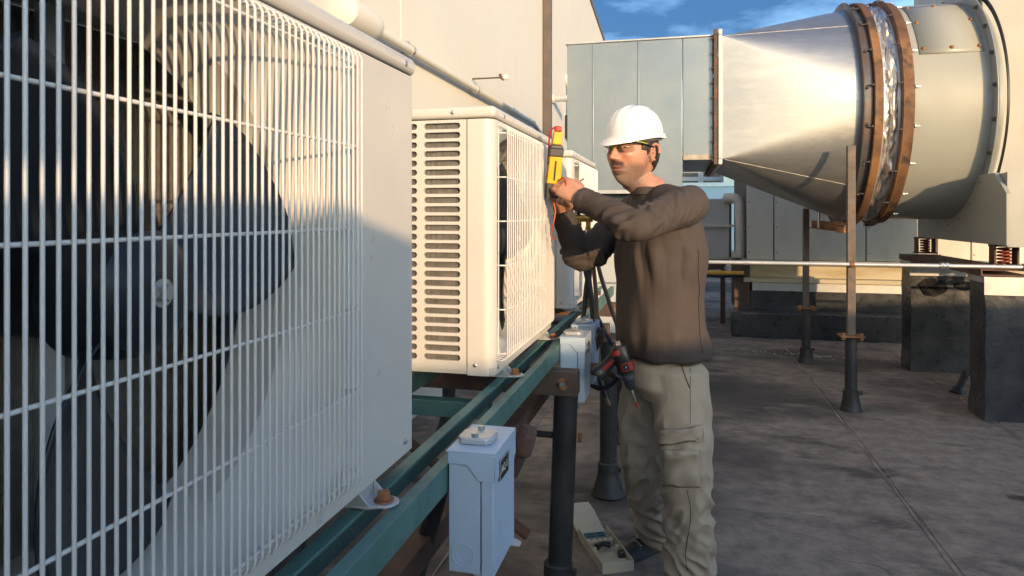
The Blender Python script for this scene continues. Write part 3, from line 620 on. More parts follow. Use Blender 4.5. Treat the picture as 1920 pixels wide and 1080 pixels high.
# piers
galvcap = M('pier_cap_metal', (.50,.50,.48), .45, .5, var=.15, vsc=6, bump=.2, col2=(.34,.31,.27), c2=.6, c2s=4)
for k,(x,y,lab) in enumerate(((2.005,5.36,'near tall bitumen coated pier with metal cap at right edge'),(1.985,6.88,'far black bitumen coated pier under the fan housing beam'))):
    t = thing('equipment_pier', (x,y,0), lab, 'pier', 'bitumen piers under the fan housing')
    m = MB(); n = 10; rs = []
    for i in range(n+1):
        z = .94*i/n; w = .012*max(0,1-z*6)
        def j(): return random.uniform(-.004,.004)
        rs.append([(-w+j(),-w+j(),z),(.33,-w+j(),z),(.66+w+j(),-w+j(),z),(.66+w+j(),.27+w+j(),z),(-w+j(),.27+w+j(),z),(-w+j(),.13,z)])
    m.rings(rs); m.build('block', bitum, t, smooth=60)
    m = MB(); m.box(-.012,.67,-.012,.28,.942,.985); m.box(-.014,.672,-.015,-.0125,.86,.985); m.build('cap', galvcap, t, bevel=.003)
    drip = M('fresh_bitumen', (.010,.010,.012), .22, var=.2, bump=.5, bsc=12, bd=.004) if k == 0 else drip
    for (a,b,c,d) in ((.24,.31,.05,.62),(.34,.52,.02,.10)) if k == 0 else ((.06,.3,.68,.84),(.34,.62,.74,.82)):
        m = MB(); pts = [((a+b)/2+(b-a)/2*math.cos(q)*(1+.35*mnoise.noise((q*2,a*9,k))), (c+d)/2+(d-c)/2*math.sin(q)*(1+.3*mnoise.noise((q*2,b*7,k+3)))) for q in [2*math.pi*i/24 for i in range(24)]]
        m.prism(pts, (0,-.010,0), (1,0,0), (0,0,1), (0,1,0), .005); m.build('bitumen_patch', drip, t)
bmx = thing('pier_beam', (1.975,5.3,.986), 'brown steel channel beam resting across the two black piers', 'beam')
m = MB(); pr = [(0,.002),(.30,.002),(.30,.012),(.012,.012),(.012,.040),(.30,.040),(.30,.050),(0,.050)]
m.rings([[(x,.06,z) for x,z in pr],[(x,1.9,z) for x,z in pr]]); m.build('channel', rustbr, bmx, bevel=.002)
# rubber stub pipe on the roof by the near pier
sb = thing('roof_stub', (2.09,6.12,0), 'short leaning black vent stub on the roof beside the near pier', 'vent')
m = MB(); m.tube([(.085,.06,.16),(.015,.01,.04)], .026, 16); m.build('pipe', blackp, sb); m = MB(); m.lathe([(.06,.004),(.055,.015),(.04,.035),(.030,.06)], (0,0,0), (.3,.2,1), 16); m.build('flashing', blackp, sb)

# ---- posts carrying the duct
steelpost = M('weathered_angle_steel', (.12,.098,.085), .6, .25, var=.25, vsc=12, bump=.35, bsc=80, bd=.0015, col2=(.2,.14,.10), c2=.6, c2s=8)
def duct_post(x, y, zc_, ztop_, lab, w=.026):
    t = thing('duct_post', (x,y,0), lab, 'post', 'posts carrying the duct')
    m = MB(); pr = [(-w,-w),(w,-w),(w,-w+.006),(-w+.006,-w+.006),(-w+.006,w),(-w,w)]
    m.rings([[(a,b,zc_+.012) for a,b in pr],[(a,b,ztop_) for a,b in pr]]); m.build('angle_iron', steelpost, t, bevel=.001)
    m = MB(); m.box(-.08,.08,-.07,.07,zc_,zc_+.010); m.build('plate', rust, t, bevel=.002)
    for sx in (-1,1): m = MB(); m.lathe([(.013,-.02),(.013,.03)], (sx*.058,-.04,zc_), (0,0,1), 6); m.build('bolt', rust, t)
    m = MB(); m.tube([(0,0,.01),(0,0,zc_-.001)], .041, 24); m.build('pipe', blackp, t)
    m = MB(); m.lathe([(.075,.008),(.068,.03),(.055,.10),(.052,.15),(.043,.158)], (0,0,0), (0,0,1), 24); m.build('boot', blackp, t)
    m = MB(); m.lathe([(.056,.125),(.056,.142)], (0,0,0), (0,0,1), 24); m.box(.05,.075,-.012,.012,.12,.147); m.build('boot_clamp', clampm, t)
duct_post(1.17,5.40,.535,1.90,'tall steel angle on black pipe post in front of the duct cone')
duct_post(1.13,7.02,.52,1.46,'steel post with rusty plate behind and below the duct cone')
sad = thing('saddle_bar', (1.15,6.2,1.28), 'rusty bracket bar between the two duct posts', 'bracket')
m = MB(); m.box(-.03,.03,-.72,.78,0,.006); m.box(.024,.03,-.72,.78,.0065,.07); m.build('bar', rust, sad, bevel=.0015)
m = MB(); m.box(-.06,.0,-.74,-.735,-.005,.05); m.build('end_tab', rust, sad)
m = MB(); m.tube([(0,.3,.0065),(0,.3,.17)], .012, 8); m.build('stud', steel, sad)
hc = thing('conduit_run', (1.2,5.345,1.055), 'thin pale conduit running level across the posts and piers', 'conduit')
m = MB(); m.tube([(-1.15,0,.0),(3.2,0,0)], .014, 12); m.build('pipe', galv, hc)
for x in (.55,1.05): m = MB(); m.lathe([(.021,-.03),(.021,.03)], (x,0,0), (1,0,0), 12); m.lathe([(.025,-.02),(.025,-.006)], (x,0,0), (1,0,0), 8); m.lathe([(.025,.006),(.025,.02)], (x,0,0), (1,0,0), 8); m.build('coupling', steel, hc)
m = MB(); m.lathe([(.022,-.012),(.022,.012)], (-.035,0,0), (1,0,0), 12); m.build('strap', rust, hc)

# ---- air handler at the back
AY = 8.72
ah = thing('air_handler', (2.5,AY,0), 'long cream air handling cabinet on black plinth behind the duct', 'air handler')
AO = Vector((2.5,AY,0))
def ap(mb, name, mat, parent=ah, **k):
    mb.v = [tuple(Vector(p)-AO) for p in mb.v]; return mb.build(name, mat, parent, **k)
xs_ = [.74,1.05,2.05,2.78,3.12,4.1,5.1,6.1]
for i in range(7):
    m = MB(); m.box(xs_[i]+.006,xs_[i+1]-.006,AY,AY+.04,.86,2.45); pn = ap(m, 'panel', cream3, bevel=.006)
    for z in (.95,1.25,1.55,1.85): link('screw', DRB, pn, loc=(xs_[i]+.03-2.5,0,z), rot=(0,0,0)).scale = (.5,.5,.5)
m = MB(); m.box(.75,6.09,AY+.03,AY+2.2,.86,2.44); ap(m, 'core', M('dark_seam', (.05,.05,.05), .8))
m = MB(); m.box(.72,6.12,AY-.02,AY+2.25,2.452,2.5); ap(m, 'top', cream3, bevel=.01)
oldtrim = M('stained_cream_trim', (.50,.45,.32), .55, var=.12, vsc=4, bump=.3, col2=(.36,.25,.10), c2=.62, c2s=3, stretch=(.4,1,3))
m = MB(); m.box(.70,6.12,AY-.05,AY+2.2,.80,.857); ap(m, 'upper_rail', oldtrim, bevel=.006)
m = MB(); m.box(.68,6.12,AY-.015,AY+2.2,.655,.797); ap(m, 'base_channel', oldtrim, bevel=.004)
m = MB(); m.box(.70,6.12,AY-.09,AY+2.2,.60,.652); ap(m, 'lower_rail', oldtrim, bevel=.006)
m = MB(); m.box(.80,6.12,AY-.06,AY+2.2,.50,.597); ap(m, 'metal_flashing', galv, bevel=.003)
m = MB(); m.box(.78,6.1,AY-.045,AY+2.2,.0,.498); ap(m, 'plinth', bitum)
m = MB(); m.box(.55,6.1,AY-.42,AY-.05,.0,.285); ap(m, 'plinth_step', bitum, bevel=.012)
m = MB(); m.box(.60,.775,AY-.045,AY+.5,.29,.85); ap(m, 'end_post', rustdk)
gas = M('yellow_pipe_paint', (.62,.33,.03), .45, var=.1, bump=.2)
gp = thing('gas_pipe', (.72,8.6,.70), 'yellow gas pipe with black valve entering the air handler', 'pipe')
m = MB(); m.tube([(-.62,0,0),(-.02,0,0)], .033, 14); m.build('pipe', gas, gp)
m = MB(); m.lathe([(.05,-.7),(.05,-.62),(.07,-.62),(.07,-.60),(.05,-.60),(.05,-.56)], (0,0,0), (1,0,0), 14); m.build('valve', blackpl, gp)
m = MB(); m.tube([(-.62,-.05,-.02),(-.3,-.06,-.03),(-.02,-.02,-.02)], .018, 8); m.build('hose', blackpl, gp)
gb = thing('grey_condenser', (.30,9.2,0), 'light grey cabinet with wrapped pipe seen between man and air handler', 'cabinet')
m = MB(); m.box(-.55,.28,0,.8,.82,1.60); m.build('case', greyp, gb, bevel=.01)
m = MB(); m.prism([(-.5,.82),(.28,.82),(.2,.70),(-.5,.66)], (0,.02,0), (1,0,0), (0,0,1), (0,1,0), .7); m.build('drain_pan', rustdk, gb)
m = MB(); m.box(.285,.30,-.02,.1,.85,1.58); m.build('edge_trim', steelpost, gb)
wrap = M('white_pipe_wrap', (.62,.61,.59), .6, var=.12, vsc=8, bump=.8, bsc=16, bd=.01)
m = MB(); m.tube(catmull([(.40,-.1,.86),(.41,-.1,1.1),(.40,-.1,1.4),(.39,-.08,1.54),(.33,-.06,1.60),(.22,.0,1.60)],5), .065, 14); m.build('wrapped_pipe', wrap, gb, smooth=70)
for x in (-.45,.2): m = MB(); m.box(x-.03,x+.03,.05,.11,0,.70); m.build('leg', rustdk, gb)
m = MB(); m.box(-.5,.35,-.04,0,1.24,1.27); m.build('strap', galv, gb)
# plenum beneath the square box
pc = thing('plenum_cabinet', (-.45,6.4,0), 'pale grey cabinet under the square duct, seen between hoses and man', 'cabinet')
for z in ((.42,.83),(.84,1.20),(1.21,1.55)): m = MB(); m.box(-.42,.36,-.62,-.58,z[0],z[1]); m.build('panel', greyp, pc, bevel=.004)
m = MB(); m.box(-.41,.35,-.575,.7,.43,1.565); m.build('core', greyp, pc)
m = MB(); m.box(-.5,.45,-.66,.75,.33,.415); m.build('base_frame', rustbr, pc)
for x in (-.4,.34): m = MB(); m.tube([(x,-.55,0),(x,-.55,.329)], .04, 12); m.build('leg', blackp, pc)
rock = thing('sandbag', (.12,8.15,0), 'small brown rag lying on the roof by the plinth corner', 'rag')
m = MB(); rs = []
for i in range(9):
    f = i/8*math.pi; rs.append([(.11*math.cos(f)+.0, .08*math.sin(f)*math.cos(q)*(1+.3*mnoise.noise((i*.7,q,1))), .05+.055*math.sin(f)*math.sin(q)*(1+.5*mnoise.noise((i*.9,q,5)))) for q in [2*math.pi*k/14 for k in range(14)]])
m.rings(rs); m.build('rag', foam, rock, smooth=80); rock.name = 'rag'
# far buildings and a blue parapet
def far_building(x0,x1,y,h,mat,lab,floors,wins,yd=12):
    t = thing('far_building', ((x0+x1)/2,y,0), lab, 'building', 'far buildings beyond the roof'); hw = (x1-x0)/2
    m = MB(); m.box(-hw,hw,.05,yd,0,h); m.build('wall', mat, t)
    for f in range(floors):
        z = h*(f+.35)/floors
        for k in range(wins):
            a = -hw+2*hw*(k+.12)/wins; b = -hw+2*hw*(k+.88)/wins
            m = MB(); m.box(a,b,0,.049,z,z+h/floors*.5); m.build('window', glassd, t)
glassd = M('window_glass', (.03,.045,.06), .1, .0, var=.2, bump=0)
conc = M('pale_concrete', (.6,.6,.58), .8, var=.06, vsc=.4); bluepaint = M('blue_fascia', (.10,.24,.42), .5, .1, var=.08, vsc=1)
far_building(-2.2,3.3,60,7.0,conc,'far white building with dark window bands seen under the duct',10,3)
far_building(4.4,7.2,52,5.6,M('far_grey', (.25,.28,.33), .7, var=.1, vsc=.5),'far narrow grey block right of the white banded one',5,4)
far_building(7.6,12.5,64,6.2,conc,'far pale block partly hidden by the air handler',7,6)
bpz = thing('blue_parapet', (3.5,21,0), 'blue metal parapet across the roof between man and air handler', 'parapet')
m = MB(); m.box(-6,6,0,.3,0,2.18); m.build('wall', bluepaint, bpz); m = MB(); m.box(-6.05,6.05,-.05,.35,2.183,2.3); m.build('coping', M('blue_coping', (.2,.36,.52), .45, .2), bpz)
# ================================================================ MAN
FA = R(28); bf = Vector((-math.cos(FA), -math.sin(FA), 0)); bl = Vector((math.sin(FA), -math.cos(FA), 0)); UP = Vector((0,0,1))
BC = Vector((-.080, 2.672, 0))
MO = Vector((-.06, 2.72, 0))
man = thing('person', MO, 'man in white hard hat and safety glasses, brown shirt and khaki trousers, testing a unit', 'person')
def remesh(mb, vox, smooth_it=2, name='body'):
    mb.v = [tuple(Vector(p)-MO) for p in mb.v]
    me = mb.mesh('tmp', cream); o = bpy.data.objects.new('tmp', me); COL.objects.link(o)
    r = o.modifiers.new('r','REMESH'); r.mode = 'VOXEL'; r.voxel_size = vox; r.adaptivity = 0
    if smooth_it:
        s = o.modifiers.new('s','SMOOTH'); s.factor = .5; s.iterations = smooth_it
    dg = bpy.context.evaluated_depsgraph_get(); dg.update()
    out = bpy.data.meshes.new_from_object(o.evaluated_get(dg)); bpy.data.objects.remove(o); out.name = name
    out.materials.clear(); return out
def arrays(me):
    n = len(me.vertices); co = np.empty(n*3); me.vertices.foreach_get('co', co); no = np.empty(n*3); me.vertex_normals.foreach_get('vector', no)
    return co.reshape(-1,3), no.reshape(-1,3)
def setco(me, co): me.vertices.foreach_set('co', co.ravel()); me.update()
def finish(name, me, mat, parent):
    me.materials.append(mat); me.polygons.foreach_set('use_smooth',[True]*len(me.polygons)); me.update()
    return link(name, me, parent)
def ell(c, u, w, a, b, n=28): return [c+u*(a*math.cos(2*math.pi*j/n))+w*(b*math.sin(2*math.pi*j/n)) for j in range(n)]
def sup(c, u, w, a, b, n=32, e=2.4):
    out = []
    for j in range(n):
        q = 2*math.pi*j/n; cc, ss = math.cos(q), math.sin(q); k = (abs(cc)**e+abs(ss)**e)**(-1/e); out.append(c+u*(a*k*cc)+w*(b*k*ss))
    return out
# ---- joints
LS = Vector((.000,2.500,1.440)); LE = at(1192,423,2.26); LW = at(1092,374,2.42); LH = at(1056,350,2.45)
RS = Vector((-.185,2.84,1.41)); RE = at(1088,482,2.78); RW = at(1053,398,2.72); RH = at(1047,352,2.62)
NB = BC+bf*.045+UP*1.492                     # base of the neck
HG = R(57); hf = Vector((-math.cos(HG), -math.sin(HG), .07)).normalized(); hl = UP.cross(hf).normalized(); hu = hf.cross(hl)
HC = at(1186,288,2.60); HS = 1.11
def hd(x,y,z): return HC+(hf*x+hl*y+hu*z)*HS
# ---- head surface
def gs(v, c, s): return math.exp(-((v-c)/s)**2)
def head_pt(th, ph):
    """th: from the crown down 0..pi, ph: 0 = straight ahead"""
    dx, dy, dz = math.sin(th)*math.cos(ph), math.sin(th)*math.sin(ph), math.cos(th)
    x, y, z = .094*dx, .0745*dy, .118*dz
    if x < 0: x *= 1.10
    low = max(0, -z/.118)
    y *= 1-.31*low**1.9
    if x < 0: x *= 1-.50*low**1.2
    else: x *= 1+.10*low*(1-low)+.30*low**2.5
    if dx > 0:
        f = dx**.5; ay = abs(y)
        prof = 0
        if -.040 <= z <= .022: prof = (.022-z)/.052 if z > -.030 else max(0, 1-(-.030-z)/.010)
        x += f*.026*prof*gs(y,0,.0105)
        x += f*.008*gs(ay,.0135,.0065)*gs(z,-.029,.0075)
        x -= f*.0135*gs(ay,.031,.016)*gs(z,.011,.0115)
        x += f*.0065*gs(ay,.027,.024)*gs(z,.031,.0075)
        x += f*.0070*gs(ay,.043,.016)*gs(z,-.016,.013)
        x -= f*.0060*gs(ay,.038,.011)*gs(z,-.054,.020)
        x += f*.0042*gs(y,0,.023)*(gs(z,-.0535,.0048)+gs(z,-.0665,.0055))
        x -= f*.0050*gs(y,0,.026)*gs(z,-.0603,.0028)
        x -= f*.0040*gs(y,0,.022)*gs(z,-.079,.006)
        x += f*.0115*gs(y,0,.020)*gs(z,-.100,.015)
    return hd(x,y,z)
hb = MB(); NT, NP = 110, 150
rows = [[head_pt(math.pi*(.5+i)/NT, 2*math.pi*j/NP) for j in range(NP)] for i in range(NT)]
hb.rings(rows)
# ears
for s in (-1,1):
    rim = [hd(-.011+.0165*math.cos(q)-.004*math.sin(q), s*(.0765+.006+.006*math.cos(q+math.pi)), .002+.027*math.sin(q)) for q in [R(-110+20*k) for k in range(16)]]
    hb.tube(rim, .0055, 8); hb.rings([ell(hd(-.010,s*y,.0), hf, hu, a, b, 14) for y,a,b in ((.066,.010,.018),(.074,.014,.026),(.080,.013,.025))])
    hb.rings([ell(hd(-.002,s*y,-.025), hf, hu, .007, .009, 10) for y in (.066,.080)])
    hb.rings([ell(hd(.006,s*y,.0), hf, hu, .0045, .007, 10) for y in (.066,.083)])
# neck, torso core, arms, legs, hands: all one surface
def tb(pts, rr, n=20): hb.tube(pts, rr, n)
tb([hd(-.022,0,-.045), hd(-.020,0,-.085), NB+UP*.02, NB-UP*.06-bf*.02], [.058,.056,.060,.068], 24)
hb.tube([hd(-.03,.035,-.05), NB+bl*.03+bf*.03-UP*.005], [.020,.016], 12)                    # neck muscle
hb.rings([sup(BC+UP*z+bf*o, bf, bl, a, b) for z,o,a,b in ((.80,0,.11,.15),(.95,0,.11,.15),(1.1,0,.11,.155),(1.3,0,.118,.17),(1.40,.01,.10,.165),(1.46,.02,.07,.11),(1.49,.03,.05,.06))])
tb([LS, LS.lerp(LE,.5), LE, LE.lerp(LW,.4), LW], [.055,.047,.040,.041,.030]); tb([RS, RS.lerp(RE,.5), RE, RE.lerp(RW,.4), RW], [.055,.047,.040,.041,.030])
LEG_L = [at(1272,690,2.52), at(1280,780,2.49), at(1285,880,2.46), at(1290,985,2.50), at(1294,1098,2.54)]
LEG_R = [at(1218,690,2.72), at(1206,780,2.72), at(1209,868,2.70), at(1222,950,2.84), at(1230,1000,2.95)]
for lg in (LEG_L, LEG_R): tb(lg, [.075,.068,.05,.045,.035])
def hand(W, F, n0, thumb_sign, curl=(38,105,165), spread=.0175, tgt=None):
    h = (F-W).normalized(); n = Vector(n0); n = (n-h*n.dot(h)).normalized(); a = h.cross(n).normalized()*thumb_sign   # a: towards the thumb
    rs = []
    for d, w, t, off in ((-.03,.027,.021,0),(.0,.029,.020,0),(.03,.037,.019,.002),(.06,.042,.018,.002),(.085,.041,.016,0),(.094,.036,.012,-.002)):
        rs.append(sup(W+h*d+a*off, a, n, w, t, 20, 2.6))
    hb.rings(rs)
    for k,(o,ln) in enumerate(((1.55,.95),(.52,1.05),(-.52,1.0),(-1.5,.8))):
        p = W+h*.082+a*(o*spread)+n*.003; pts = [p-h*.02, p]; 
        for cu, sl in zip(curl,(.042,.027,.021)):
            q = R(cu-6*(k-1)); p = p+(h*math.cos(q)-n*math.sin(q))*sl*ln; pts.append(p.copy())
        hb.tube(catmull(pts,4), [.0098]*4+[.0098]*4+[.0092]*4+[.0084]*4+[.0070], 12) if len(pts) == 5 else hb.tube(catmull(pts,4), .0088, 12)
    p = W+h*.022+a*.026-n*.004
    th = [p-h*.01-a*.008, p, p+(h*.7+a*.55-n*.35).normalized()*.036, p+(h*.7+a*.55-n*.35).normalized()*.036+(h*.95+a*.02-n*.45).normalized()*.032, p+(h*.7+a*.55-n*.35).normalized()*.036+(h*.95+a*.02-n*.45).normalized()*.032+(h*.9-a*.25-n*.5).normalized()*.024]
    hb.tube(catmull(th,4), [.0145]*4+[.013]*4+[.0112]*4+[.010]*4+[.0072], 12)
    return h, n, a
hand(LW, LH, (.25,-.93,.28), 1)
hand(RW, RH+Vector((-.01,.03,0)), (.1,.95,.2), -1, curl=(40,95,140))
body_me = remesh(hb, .0031, 1, 'body')
co, no = arrays(body_me)
# skin colouring: stubble, lips, ruddy cheeks
B3 = np.array([hf[:],hl[:],hu[:]]).T
loc = ((co+np.array(MO[:])-np.array(HC[:]))@B3)/HS
x,y,z = loc[:,0],loc[:,1],loc[:,2]; ay = np.abs(y)
G = lambda v,c,s: np.exp(-((v-c)/s)**2)
S = lambda v,a,b: np.clip((v-a)/(b-a),0,1)
near = (np.linalg.norm(loc,axis=1) < .19)
skin = np.tile(np.array([.50,.255,.165]),(len(co),1))
def blend(colr, w):
    global skin
    w = (np.clip(w,0,1)*near)[:,None]; skin = skin*(1-w)+np.array(colr)*w
blend((.56,.22,.14), .8*G(ay,.038,.02)*G(z,-.02,.02)*(x>.03) + .9*G(y,0,.014)*G(z,-.028,.014)*(x>.08))
nz = np.array([mnoise.noise((p[0]*420,p[1]*420,p[2]*420)) for p in loc]) if len(loc) < 600000 else 0
jaw = S(-z,.030+0*z,.052)*S(x,-.012,.012)*S(z,-.135,-.118) ; jaw = np.maximum(jaw, S(x,-.004,.008)*S(-z,-.0,.015)*S(.026,0,.026)*G(x,.006,.018)*(ay>.05))
jaw *= (1-.7*G(ay,.03,.014)*G(z,-.04,.012))
blend((.15,.105,.085), jaw*(.74+.45*nz))
blend((.27,.225,.20), S(-z,.07,.10)*S(x,.0,.03)*(.40+.6*nz))
blend((.055,.035,.028), 1.15*S(x,.06,.075)*G(z,-.0455,.0062)*S(.031-ay,0,.006))
blend((.44,.16,.12), .8*G(y,0,.019)*G(z,-.0605,.0085)*(x>.07))
blend((.10,.03,.025), .9*G(y,0,.022)*G(z,-.0603,.0022)*(x>.07))
blend((.32,.17,.12), .4*G(ay,.031,.015)*G(z,.010,.009)*(x>.05))
blend((.42,.19,.13), .5*(ay>.078))
ca = body_me.color_attributes.new('skin','FLOAT_COLOR','POINT'); ca.data.foreach_set('color', np.hstack([skin,np.ones((len(skin),1))]).ravel())
skinm = M('skin', (.5,.26,.17), .48, var=.10, vsc=40, bump=.25, bsc=260, bd=.0012, attr='skin')
sb_ = [n for n in skinm.node_tree.nodes if n.type == 'BSDF_PRINCIPLED'][0]; sb_.inputs['Subsurface Weight'].default_value = .08; sb_.inputs['Subsurface Radius'].default_value = (.012,.005,.003); sb_.inputs['Subsurface Scale'].default_value = .5
body = finish('body', body_me, skinm, man)
def mp_(mb, name, mat, parent=man, **k):
    mb.v = [tuple(Vector(p)-MO) for p in mb.v]; return mb.build(name, mat, parent, **k)
# eyes, brows, moustache, hair
eyew = M('eye_white', (.55,.50,.47), .2, var=.02, bump=0); iris = M('iris_dark', (.03,.018,.012), .15, bump=0); hairm = M('dark_hair', (.022,.016,.013), .55, var=.4, vsc=90, bump=1, bsc=220, bd=.004, stretch=(1,1,.3), c3=(.16,.145,.13), c3p=.64, c3s=60)
for s in (-1,1):
    m = MB(); m.rings([ell(hd(.0735,s*.031,.010)+hf*(.0118*math.cos(q)), hl, hu, .0120*math.sin(q)+1e-4, .0042*math.sin(q)+1e-4, 16) for q in [R(170-16*k) for k in range(11)]]); e = mp_(m, 'eye', eyew, smooth=80)
    m = MB(); m.rings([ell(hd(.0732,s*.031+.001,.0098)+hf*(.0127*math.cos(q)), hl, hu, .0062*math.sin(q)+1e-4, .0041*math.sin(q)+1e-4, 14) for q in [R(80-10*k) for k in range(8)]]); mp_(m, 'iris', iris, e, smooth=80)
    m = MB(); pts = [hd(.0865-.35*abs(t)**1.6*.02, s*(.031+t*.022), .0245+.003*math.cos(t*2)-.003*t) for t in (-1,-.6,-.2,.2,.6,1)]; pts[-1] -= hf*.007
    m.tube(pts, [.002,.0042,.0048,.0046,.0038,.0015], 8); mp_(m, 'eyebrow', hairm, smooth=80)
from mathutils.bvhtree import BVHTree
def surf(me): return BVHTree.FromPolygons([v.co.copy() for v in me.vertices], [tuple(q.vertices) for q in me.polygons])
FACE = surf(body_me)
stub = M('greying_moustache', (.075,.052,.042), .8, var=.4, vsc=140, bump=1, bsc=300, bd=.003)
def on_face(x_,y_,z_,lift):
    h = FACE.ray_cast(hd(x_,y_,z_)-MO, -hf, .2); return (h[0]+h[1]*lift if h[0] is not None else hd(.09,y_,z_)-MO)
m = MB()
for s in (-1,1):
    m.tube([on_face(.16, s*(.001+.027*t), -.0445-.010*t*t, -.0008) for t in (0,.2,.4,.6,.8,1)], [.0030,.0038,.0038,.0034,.0026,.0010], 8)
m.build('moustache', stub, man, smooth=80)
m = MB(); m.tube([on_face(.16, y_, -.0790, -.001) for y_ in (-.012,-.006,0,.006,.012)], [.001,.0032,.0036,.0032,.001], 8); m.build('goatee', stub, man, smooth=80)
hm = MB(); rows = []
for i in range(26):
    row = []
    for j in range(61):
        ph = R(62+236*j/60); lim = 1.86+.25*math.exp(-((j-30)/17)**2)        # hairline drops at the nape
        if abs(ph-math.pi) > R(95): lim = 1.56
        elif abs(ph-math.pi) > R(80): lim = 1.66
        th = .9+(lim-.9)*i/25; p = head_pt(th, ph); d = (p-HC).normalized()
        k = .006+.003*mnoise.noise(p*160)
        if i == 25: k = -.004
        if j in (0,60): k = -.003
        row.append(p+d*k)
    rows.append(row)
hm.rings(rows, False, False, False); mp_(hm, 'hair', hairm, smooth=80)
m = MB()
for s in (-1,1): m.tube([hd(.016,s*.0725,.03), hd(.014,s*.0735,.012), hd(.012,s*.073,-.006), hd(.011,s*.071,-.016)], [(.0035,.010),(.0035,.0095),(.003,.008),(.0012,.003)], 10, up=hl)
mp_(m, 'sideburn', hairm, smooth=80)
# ---- hard hat
hat = M('white_hat_shell', (.80,.81,.82), .28, var=.02, vsc=10, bump=.06, bsc=120, coat=.25)
# the hat sits a little tipped back
hatT = R(-8); kf = (hf*math.cos(hatT)+hu*math.sin(hatT)).normalized(); ku = kf.cross(hl).normalized(); KC = hd(-.010,0,.060)
def hk(x,y,z): return KC+kf*x+hl*y+ku*z
m = MB(); rows = []; NP_ = 96
def rimr(ph, ex=0): return (.116+ex)*(1+.02*math.cos(2*ph)), (.099+ex)
for i in range(21):
    th = math.pi/2*i/20; row = []
    for j in range(NP_):
        ph = 2*math.pi*j/NP_; a, b = rimr(ph); sx = math.sin(th)**.80 if i else 0.002
        x_, y_ = a*sx*math.cos(ph), b*sx*math.sin(ph); z_ = .112*math.cos(th)**.92 if i < 20 else 0
        ridge = (gs(y_,0,.012)*.006+gs(abs(y_),.034,.007)*.005)*max(0,math.cos(th*1.05))**.45*(1 if x_ > -.11 else .4)
        if abs(math.cos(ph)) < .35 and .05 < z_ < .1: ridge += 0
        row.append(hk(x_,y_,z_+ridge))
    rows.append(row)
def visor(ph): 
    c = math.cos(ph); return .010+(.042*max(0,c)**1.8)
for ex, dz in ((.004,-.004),(1,-.008),(1.02,-.0125),(.2,-.0095)):
    row = []
    for j in range(NP_):
        ph = 2*math.pi*j/NP_; a, b = rimr(ph); v = visor(ph)*ex if ex > .1 else ex
        dr = -.022*max(0,math.cos(ph))**2*min(1,ex) if ex > .1 else 0
        row.append(hk((a+v)*math.cos(ph), (b+min(v,.016))*math.sin(ph), dz+dr))
    rows.append(row)
for q,dz in ((.97,.0),(.93,.04),(.75,.082),(.3,.102)):
    rows.append([hk(rimr(2*math.pi*j/NP_)[0]*q*math.cos(2*math.pi*j/NP_), rimr(0)[1]*q*math.sin(2*math.pi*j/NP_), dz-.004) for j in range(NP_)])
m.rings(rows, True, True, True); hh = mp_(m, 'hard_hat', hat, smooth=50)
m = MB(); rs = []
for z_,q in ((.012,.93),(-.022,.90),(-.022,.86),(.012,.88)): rs.append([hk(.119*q*math.cos(2*math.pi*j/64), .102*q*math.sin(2*math.pi*j/64), z_-.004*math.cos(2*math.pi*j/64)) for j in range(64)])
m.rings(rs, True, False, False); mp_(m, 'head_band', M('grey_band', (.10,.10,.10), .6), hh)
for s in (1,-1):
    m = MB(); m.obox(hk(.005,s*.1005,.016), kf, ku, hl, .020, .007, .005); mp_(m, 'accessory_slot', hat, hh, bevel=.002)
    m = MB(); m.obox(hk(-.035,s*.105,-.006), kf, ku, hl, .005, .008, .003); mp_(m, 'clip', hat, hh, bevel=.001)
# ---- safety glasses
lens = bpy.data.materials.new('clear_lens'); lens.use_nodes = True; nt = lens.node_tree; nt.nodes.clear()
o_ = nt.nodes.new('ShaderNodeOutputMaterial'); mxs = nt.nodes.new('ShaderNodeMixShader'); tr = nt.nodes.new('ShaderNodeBsdfTransparent'); gl = nt.nodes.new('ShaderNodeBsdfGlossy')
tr.inputs[0].default_value = (.97,.97,.96,1); gl.inputs['Roughness'].default_value = .06; fr = nt.nodes.new('ShaderNodeFresnel'); fr.inputs[0].default_value = 1.45
nt.links.new(fr.outputs[0], mxs.inputs[0]); nt.links.new(tr.outputs[0], mxs.inputs[1]); nt.links.new(gl.outputs[0], mxs.inputs[2]); nt.links.new(mxs.outputs[0], o_.inputs[0])
lime = M('lime_plastic', (.42,.50,.03), .35, bump=0); 
rimp = M('rim_plastic', (.35,.35,.34), .3, bump=0)
